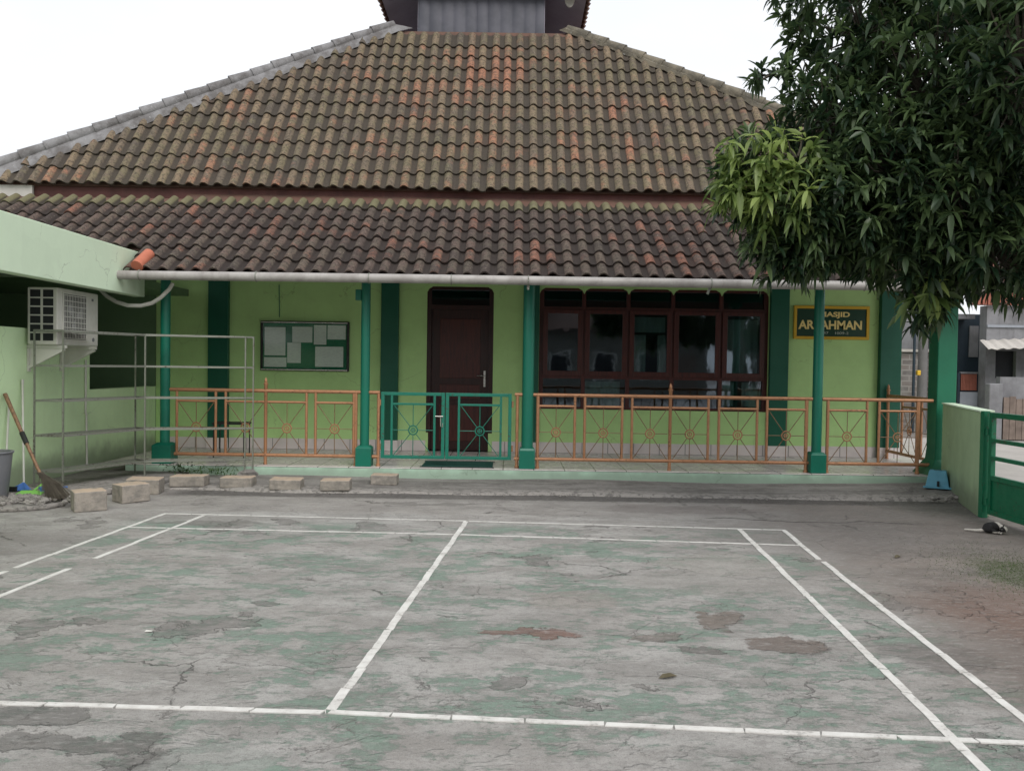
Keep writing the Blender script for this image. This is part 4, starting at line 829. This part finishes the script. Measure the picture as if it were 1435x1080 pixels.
# ------------------------------------------------------------------ cat
def skin(name, V, E_, Rr, mat, parent, root=0, sub=2):
    me = bpy.data.meshes.new(name); me.from_pydata(V, E_, []); o = bpy.data.objects.new(name, me); COL.objects.link(o)
    sm = o.modifiers.new('skin', 'SKIN'); 
    if not me.skin_vertices: 
        bm_ = __import__('bmesh').new(); bm_.from_mesh(me); bm_.verts.layers.skin.verify(); bm_.to_mesh(me); bm_.free()
    for i, r_ in enumerate(Rr): me.skin_vertices[0].data[i].radius = r_ if isinstance(r_, tuple) else (r_, r_)
    me.skin_vertices[0].data[root].use_root = True
    sm.use_smooth_shade = True; ss = o.modifiers.new('sub', 'SUBSURF'); ss.levels = sub; ss.render_levels = sub; me.materials.append(mat)
    o.parent = parent; return o
def catfur():
    b = NB('cat_fur'); v = b.obj(); x, y, z = b.sep(v); n = b.noise(9, 3, .5, v); f_ = b.noise(150, 3, .7, b.mapped((1, 1, .4), v))
    blk = b.mix(b.step(f_, .3, .7), c3(.004, .004, .005), c3(.014, .013, .013)); wht = b.mix(b.step(f_, .3, .7), c3(.66, .63, .57), c3(.48, .45, .41))
    d = b.math('ADD', b.math('ADD', b.math('MULTIPLY', x, 1.0), b.math('MULTIPLY', z, .55)), b.math('MULTIPLY', b.math('SUBTRACT', n, .5), .04))
    band = b.math('MULTIPLY', b.step(d, .065, .072), b.step(b.math('MULTIPLY', d, -1), -.118, -.110)); tail = b.step(b.math('MULTIPLY', d, -1), .088, .096); under = b.step(b.math('MULTIPLY', z, -1), -.022, -.016)
    mk = b.math('MAXIMUM', b.math('MAXIMUM', band, tail), b.math('MULTIPLY', under, b.step(n, .45, .55)))
    b.color(b.mix(mk, blk, wht)).rough(.8); b.bump(f_, .004, .8); return b.m
ct = thing('cat', 'black and white cat lying curled by the gate post with its white tail stretched left', 'cat', (4.56, 8.02, .006))
V = [(.0,.03,.050),(-.055,.015,.047),(.055,.02,.050),(.088,-.015,.045),(.070,-.055,.040),(.035,-.075,.040),(.012,-.08,.036),
     (-.095,.02,.022),(-.14,.045,.014),(-.18,.085,.012),(-.215,.13,.010),
     (-.05,-.03,.026),(-.015,-.06,.014),(.01,-.062,.012), (.062,-.03,.022),(.03,-.055,.014),(-.01,-.10,.011)]
E_ = [(0,1),(0,2),(2,3),(3,4),(4,5),(5,6),(1,7),(7,8),(8,9),(9,10),(1,11),(11,12),(12,13),(3,14),(14,15),(15,16)]
Rr = [.052,.047,.048,.036,.026,.036,.022,.016,.0135,.012,.009,.024,.014,.011,.018,.012,.010]
cb = skin('body', V, E_, Rr, catfur(), ct)
for k, (ex, ey) in enumerate(((.028,-.088),(.052,-.062))):
    mb = MB(); mb.add([(ex-.011,ey-.009,.064),(ex+.011,ey+.009,.064),(ex-.007,ey+.010,.064),(ex+.004,ey,.096)], [(0,1,3),(1,2,3),(2,0,3),(0,2,1)]); e_ = mb.build('ear', 'black', None); e_.parent = ct
for ex, ey in ((.004,-.100),(.012,-.062)):
    mb = MB(); rock(mb, (ex,ey,.047), .0040, 1, 1.0, 8); e_ = mb.build('eye', 'chrome', None); e_.parent = ct
ct.rotation_euler = (0, 0, .15)

# ------------------------------------------------------------------ street side houses and poles
hs = thing('grey_render_house', 'bare grey rendered house with tin awning and window across the street', 'house', (13, 22, 0))
mb = MB(); mb.box(11.62, 20, 21.0, 21.2, 0, 1.38); mb.box(11.62, 11.86, 21.0, 21.2, 1.38, 2.05); mb.box(12.36, 12.62, 20.99, 21.19, 1.38, 2.05); mb.box(13.6, 20, 21.0, 21.2, 1.38, 2.05); mb.box(11.62, 20, 21.0, 21.2, 2.05, 3.15); mb.box(11.62, 11.8, 21.202, 21.32, 0, 3.15)
mb.build('wall', 'greywall', hs); bx(11.86, 13.6, 21.12, 21.14, 1.38, 2.05).build('window', 'dark', hs); bx(11.62, 20, 20.96, 20.998, 2.62, 2.68).build('ledge', 'palewall', hs)
aw = MB(); vs = []
for i in range(90):
    x_ = 11.15+i*.07; o_ = .018*math.sin(i*1.7); vs += [(x_, 20.05-.004*i, 2.06+o_+i*.0036), (x_+.3, 20.98, 2.30+o_+i*.0036)]
aw.add(vs, [(2*i, 2*i+2, 2*i+3, 2*i+1) for i in range(89)]); ao = aw.build('awning', 'soffitw', hs); so2 = ao.modifiers.new('s', 'SOLIDIFY'); so2.thickness = .012
rf = MB(); 
for i in range(60): rf.box(11.3+i*.13, 11.3+i*.13+.09, 20.85, 20.93, 3.16, 3.62)
rf.box(11.3, 20, 20.94, 21.1, 3.16, 3.62); rf.build('roof_slats', 'redslat', hs)
lw = thing('planked_yard_fence', 'low grey concrete wall and weathered plank panel beyond the green gate', 'fence', (11, 19, 0))
bx(10.56, 10.86, 18.9, 19.1, 0, 1.27).build('post', 'greywall', lw, bevel=.02); bx(10.87, 20, 19.05, 19.2, 0, 1.42).build('wall', 'greywall', lw)
mb = MB()
for i in range(40): h = .96+random.uniform(-.03,.03); mb.box(10.9+i*.14, 10.9+i*.14+.13, 18.93, 18.96, .03, h)
mb.build('planks', 'oldwood', lw)
nh = thing('dark_navy_house', 'dark navy fronted house with red slat railing behind the corner pillar', 'house', (11, 24, 0))
mb = MB().box(10.98, 13, 22.0, 22.2, 0, 3.0); mb.build('wall', 'navy', nh); bx(11.17, 11.61, 21.3, 21.4, 0, 1.02).build('front_wall', 'palewall', nh); bx(10.9, 11.6, 21.5, 21.99, 2.85, 2.97).build('canopy', 'greywall', nh)
mb = MB()
for i in range(11): mb.box(11.2+i*.036, 11.2+i*.036+.026, 21.32, 21.36, 1.06, 1.47)
mb.build('railing_slats', 'redslat', nh); bx(11.17, 11.61, 21.3, 21.36, 1.475, 1.52).build('railing_top', 'greywall', nh); MB().tube([(11.15,21.9,2.75),(11.36,21.9,2.55),(11.36,21.9,1.5)], .022, 8).build('downpipe', 'palewall', nh, smooth=True); bx(11.72, 11.95, 21.96, 21.99, 1.9, 2.7).build('window', 'greywall', nh)
bx(11.10, 11.16, 21.3, 21.38, 0, 1.5).build('post', 'navy', nh); mb = MB(); [mb.box(10.98+i*.04, 10.98+i*.04+.025, 21.32, 21.35, .1, 1.4) for i in range(3)]; mb.build('gate_slats', 'redslat', nh)
bw = thing('grey_block_house', 'grey block walled house seen between the porch pilaster and the corner pillar', 'house', (9, 24, 0))
bx(6.6, 10.97, 22.4, 22.6, 0, 2.02).build('wall', 'block', bw); bx(6.6, 10.97, 22.5, 22.7, 2.1, 4.4).build('upper_wall', 'greywall', bw); bx(6.6, 10.97, 22.3, 22.39, 2.02, 2.09).build('ledge', 'soffitw', bw)
bx(9.0, 9.9, 22.47, 22.495, 2.5, 3.6).build('window', 'dark', bw)
up1 = MB(); up1.lathe((10.17, 21.2, 0), [(.12, 0), (.08, 8)], 14); tag(up1.build('utility_pole', 'pole', smooth=True), 'grey concrete utility pole just left of the corner pillar', 'pole')
lp = thing('thin_dark_pole', 'thin dark metal pole with a small yellow box beside the concrete pole', 'pole', (9.86, 21.0, 0)); MB().lathe((9.86, 21.0, 0), [(.035, 0), (.03, 7)], 10).build('pole', 'navy', lp, smooth=True); bx(9.91, 9.99, 20.9, 21.0, 1.42, 1.54).build('meter_box', 'signyellow', lp, bevel=.01)
# unseen houses and trees added behind the viewer for the window panes to mirror
def plain_house(x0, x1, y0, lab, wallm, rh):
    t = thing('reflected_house', lab, 'house', ((x0+x1)/2, y0-3, 0)); mb = MB().box(x0, x1, y0-7, y0, 0, rh); mb.build('wall', wallm, t)
    r_ = MB(); r_.add([(x0-.7,y0+.9,rh-.15),(x1+.7,y0+.9,rh-.15),(x1+.7,y0-7.7,rh-.15),(x0-.7,y0-7.7,rh-.15),(x0+2.5,y0-3.5,rh+1.9),(x1-2.5,y0-3.5,rh+1.9)], [(0,1,5,4),(1,2,5),(2,3,4,5),(3,0,4),(0,3,2,1)]); r_.build('roof', 'oldroof', t)
    for k in range(3):
        xx = x0+1.2+k*(x1-x0-2.4)/3; o = bx(xx, xx+1.1, y0+.002, y0+.05, .9, 2.2).build('window', 'white', t); bx(xx+.08, xx+1.02, y0+.051, y0+.056, .98, 2.12).build('pane', 'dark', o)
    bx(x1-1.5, x1-.6, y0+.002, y0+.05, 0, 2.1).build('door', 'oldwood', t)
plain_house(-10, -1.5, -13, 'unseen cream house added behind the viewer on the left for the panes to mirror', 'housewall', 3.1)
plain_house(.5, 9.5, -15, 'unseen pale grey house added behind the viewer on the right for the panes to mirror', 'housewall', 3.4)

# ------------------------------------------------------------------ foliage
def leafmat(name, a_, b_, trans=.25):
    b = NB(name); at = b.n('ShaderNodeVertexColor'); at.layer_name = 'tone'; s = b.sep(at.outputs[0])
    b.color(b.mix(s[0], a_, b_)).rough(b.step(s[1], 0, 1, .32, .55)); b.set(Specular_IOR_Level=.45)
    tr = b.n('ShaderNodeBsdfTranslucent'); b.l(b.mix(s[0], scl(a_, 1.5), scl(b_, 1.8)), tr.inputs[0])
    m_ = b.n('ShaderNodeMixShader'); m_.inputs[0].default_value = trans; b.l(b.b.outputs[0], m_.inputs[1]); b.l(tr.outputs[0], m_.inputs[2]); b.l(m_.outputs[0], b.out.inputs[0]); return b.m
MT['leaf'] = leafmat('mango_leaf', c3(.016, .038, .018), c3(.095, .145, .055), .28)
MT['leafY'] = leafmat('young_mango_leaf', c3(.08, .13, .035), c3(.30, .38, .12), .4)
MT['weed'] = leafmat('weed_leaf', c3(.03, .07, .02), c3(.06, .12, .03), .3)
def leaf_cloud(name, mat, parent, clusters, rg, nleaf=(9, 15), ln=(.07, .165), droop=.12):
    """clusters: list of (pos, outward dir); each a whorl of lance shaped leaves"""
    C_ = []; D_ = []; Ls = []; W = []; T = []
    for (p, d) in clusters:
        p = np.array(p, float); d = np.array(d, float); d /= np.linalg.norm(d)+1e-9; n = rg.integers(*nleaf)
        a = np.cross(d, [0,0,1.]); a /= np.linalg.norm(a)+1e-9; b_ = np.cross(d, a); tone = rg.uniform(0, 1)**1.5
        for i in range(n):
            ph = i*2.4+rg.uniform(-.3,.3); k = rg.uniform(-.1,1.1); ld = d*k + (a*math.cos(ph)+b_*math.sin(ph))*(1.1-k*.5); ld[2] -= droop*rg.uniform(.3,1.2); ld /= np.linalg.norm(ld)
            C_.append(p + d*rg.uniform(-.05,.06)+rg.normal(0,.008,3)); D_.append(ld); Ls.append(rg.uniform(*ln)); T.append((min(1, max(0, tone+rg.normal(0,.22))), rg.uniform()))
    C_ = np.array(C_); D_ = np.array(D_); Ls = np.array(Ls)[:,None]; T = np.array(T); n = len(C_)
    side = np.cross(D_, np.array([0,0,1.]) + rg.normal(0,.35,(n,3))); side /= np.linalg.norm(side,axis=1)[:,None]; nrm = np.cross(side, D_); nrm *= np.sign(nrm[:,2:3]+1e-6)
    prof = [(0, .04, 0), (.22, .75, .03), (.5, 1., .0), (.8, .6, -.12), (1.0, .03, -.26)]; Wd = Ls*rg.uniform(.115,.165,(n,1)); CV = rg.uniform(-.3,2.,(n,1)); V = []
    for t, w__, dr_ in prof:
        c = C_ + D_*Ls*t + np.array([0,0,1.])*Ls*dr_*CV; V += [c + side*Wd*w__ + nrm*Wd*w__*.35, c, c - side*Wd*w__ + nrm*Wd*w__*.35]
    V = np.stack(V, 1).reshape(-1, 3); K = len(prof); base = (np.arange(n)*K*3)[:,None,None]
    q = [];
    for k in range(K-1):
        o = k*3; q += [(o, o+1, o+4, o+3), (o+1, o+2, o+5, o+4)]
    F = (base + np.array(q)[None]).reshape(-1, 4)
    me = bpy.data.meshes.new(name); me.vertices.add(len(V)); me.vertices.foreach_set('co', V.ravel()); me.loops.add(F.size); me.loops.foreach_set('vertex_index', F.ravel().astype(np.int32))
    me.polygons.add(len(F)); me.polygons.foreach_set('loop_start', (np.arange(len(F))*4).astype(np.int32)); me.polygons.foreach_set('loop_total', np.full(len(F), 4, np.int32)); me.update(calc_edges=True)
    cc = np.repeat(T, K*3, 0); ca = me.color_attributes.new('tone', 'FLOAT_COLOR', 'POINT'); ca.data.foreach_set('color', np.c_[cc, np.zeros(len(cc)), np.ones(len(cc))].astype(np.float32).ravel())
    me.polygons.foreach_set('use_smooth', [True]*len(me.polygons)); me.materials.append(MT[mat] if isinstance(mat, str) else mat)
    o = bpy.data.objects.new(name, me); COL.objects.link(o)
    if parent: adopt(o, parent)
    return o
tr = thing('mango_tree', 'dense dark mango tree overhanging the yard, pale young leaves on its left', 'tree', (5.35, 6.6, 0))
hub = Vector((5.0, 6.7, 2.9))
def pol(px, py, Y): return np.array([(px-717)/1198*Y, Y, 1.51+(518+(px-717)*.013-py)/1198*Y])
rg = np.random.default_rng(21)
ells = [  # px, py, Y, rx, ry (pixels), ry depth m, clusters
 (1300,180,7.2,170,190,1.3,330), (1195,60,7.2,75,85,.6,34), (1150,175,7.1,62,95,.5,46), (1140,300,6.9,85,80,.6,100), (1185,328,6.8,95,48,.55,80), (1270,350,6.7,85,48,.6,85),
 (1380,345,6.6,90,75,.8,110), (1420,110,6.0,90,150,.9,150), (1560,200,6.8,160,220,1.4,170), (1300,-60,7.2,230,100,1.4,150), (1500,380,6.6,90,60,.8,50), (1240,250,6.6,90,100,.5,120), (1330,270,6.3,90,90,.4,90),
 (1290,425,6.7,34,34,.2,16), (1112,50,7.2,16,22,.2,4), (1072,112,7.2,30,9,.2,5), (1050,250,7.0,50,65,.3,24), (1090,330,6.9,50,60,.3,34), (1125,370,6.8,40,16,.25,10), (1108,5,7.2,18,20,.3,5)]
cl = []; twigs = []
for (px_, py_, Y_, rx_, ry_, dy_, n) in ells:
    c = pol(px_, py_, Y_); sx_ = rx_/1198*Y_; sz_ = ry_/1198*Y_
    for i in range(int(n*2.3)):
        v = rg.normal(0,1,3); v /= np.linalg.norm(v); k = rg.uniform(.4,1.)**.5; p = c + v*np.array([sx_, dy_, sz_])*k
        p = p + rg.normal(0,.03,3); d = v*.8 + np.array([-.15,-.1,.1]) + rg.normal(0,.5,3); cl.append((p, d))
        if rg.random() < .45: twigs.append((p, d, c))
leaf_cloud('crown', 'leaf', tr, cl, rg)
ycl = []
for (px_, py_, Y_, rx_, ry_, dy_, n) in [(1058,245,6.8,44,62,.28,44), (1035,215,6.8,26,24,.2,9), (1022,285,6.8,20,30,.15,8), (1090,290,6.6,36,50,.2,22), (1110,230,6.6,40,45,.2,14), (1290,415,6.5,30,16,.15,4)]:
    c = pol(px_, py_, Y_)
    for i in range(n):
        v = rg.normal(0,1,3); v /= np.linalg.norm(v); p = c + v*np.array([rx_/1198*Y_, dy_, ry_/1198*Y_])*rg.uniform(.3,1)**.5; ycl.append((p, v*.6+np.array([-.3,-.2,-.2])))
        if rg.random() < .4: twigs.append((p, v, c))
leaf_cloud('young_leaves', 'leafY', tr, ycl, rg, (7, 11), (.10, .19), .7)
for (px_, py_, Y_, n) in [(1010,310,6.8,1)]: pass
trunk = MB().tube([(5.42,6.55,0),(5.38,6.6,.5),(5.36,6.62,1.2),(5.25,6.65,2.0),(5.05,6.7,2.7)], [.24,.19,.17,.16,.13], 14); to = trunk.build('trunk', 'bark', tr, smooth=True)
for (px_, py_, Y_, rx_, ry_, dy_, n) in ells[:13]:
    c = Vector(pol(px_, py_, Y_)); a = hub; mid = a.lerp(c, .5) + Vector((0, 0, .12)); MB().tube([a, a.lerp(mid,.5)+Vector((0,0,.05)), mid, mid.lerp(c,.5), c], [.085,.065,.05,.035,.02], 8).build('branch', 'bark', tr, smooth=True)
tw = MB()
for p, d, c in twigs: 
    p = Vector(p); c = Vector(c); q = p.lerp(c, .55) + Vector((0,0,-.03)); tw.tube([p, p.lerp(q,.5)+Vector((0,0,-.02)), q.lerp(c,.6)], [.004,.007,.012], 4, False)
o = tw.build('twigs', 'bark', tr); o['kind'] = 'stuff'
# unseen trees added by the mirrored houses, for the same pane reflections
def bgtree(x_, y_, h_, lab):
    t = thing('reflected_tree', lab, 'tree', (x_, y_, 0)); MB().tube([(x_,y_,0),(x_+.1,y_,h_*.5)], [.25,.15], 10).build('trunk', 'bark', t, smooth=True); c2 = []
    for i in range(260): v = rg.normal(0,1,3); v /= np.linalg.norm(v); c2.append((np.array([x_, y_, h_*.7]) + v*np.array([h_*.42, h_*.42, h_*.33])*rg.uniform(.5,1), v))
    leaf_cloud('crown', 'leaf', t, c2, rg, (9, 13), (.45, .7), .5)
bgtree(-1.0, -17, 7.5, 'unseen round leafy tree added between the two mirrored houses behind the viewer'); bgtree(11.5, -14, 6.5, 'unseen leafy tree added right of the grey mirrored house behind the viewer')

# weeds, grass, litter
wc = []
for i in range(46): x_ = rg.uniform(-4.45, -3.5); wc.append(((x_, 10.9+rg.normal(0,.09), .07+abs(rg.normal(0,.05))), (rg.normal(0,.4), -.4, .8)))
o = leaf_cloud('weeds', 'weed', None, wc, rg, (4, 8), (.03, .07), .2); o['kind'] = 'stuff'; o['label'] = 'small green weeds at the foot of the porch plinth'
V = []; F = []
for i in range(7000):
    x_ = 4.0+rg.normal(0,.33); y_ = 6.3+rg.normal(0,.5); h_ = rg.uniform(.004,.016); a = rg.uniform(0,6.28); o_ = len(V); V += [(x_-.002*math.cos(a), y_-.002*math.sin(a), 0), (x_+.002*math.cos(a), y_+.002*math.sin(a), 0), (x_+rg.normal(0,.012), y_+rg.normal(0,.012), h_)]; F.append((o_, o_+1, o_+2))
mb = MB(); mb.v = V; mb.f = F; o = mb.build('grass', paint('moss_grass', c3(.06, .10, .025), .9, .3, bump=0)); o['kind'] = 'stuff'; o['label'] = 'thin mossy grass at the right edge of the yard'
MT['dry'] = paint('dry_leaf', c3(.10, .085, .05), .8, .4, scale=20, bump=0)
for (x_, y_, rz, lb) in ((.78, 4.13, .3, 'dark dry leaf lying on the court right of the centre line'), (3.0, 4.0, 1.5, 'small dark dry leaf beside the right sideline'), (3.15, 6.9, .7, 'dry leaf on the bare ground beyond the right sideline')):
    mb = MB(); mb.add([(-.05,0,.004),(-.02,-.018,.012),(.02,-.016,.014),(.055,0,.006),(.02,.016,.02),(-.02,.018,.018),(0,0,.004)], [(0,1,6),(1,2,6),(2,3,6),(3,4,6),(4,5,6),(5,0,6)])
    o = mb.build('fallen_leaf', 'dry', None, loc=(x_, y_, 0)); o.rotation_euler = (0,0,rz); tag(o, lb, 'leaf', 'fallen leaves on the yard')
mb = MB(); mb.add([(-.02,-.01,.004),(.02,-.012,.006),(.022,.01,.005),(-.018,.012,.008)], [(0,1,2,3)]); tag(mb.build('paper_scrap', 'white', None, loc=(-2.0,4.72,0)), 'tiny white paper scrap on the left half of the court', 'scrap')
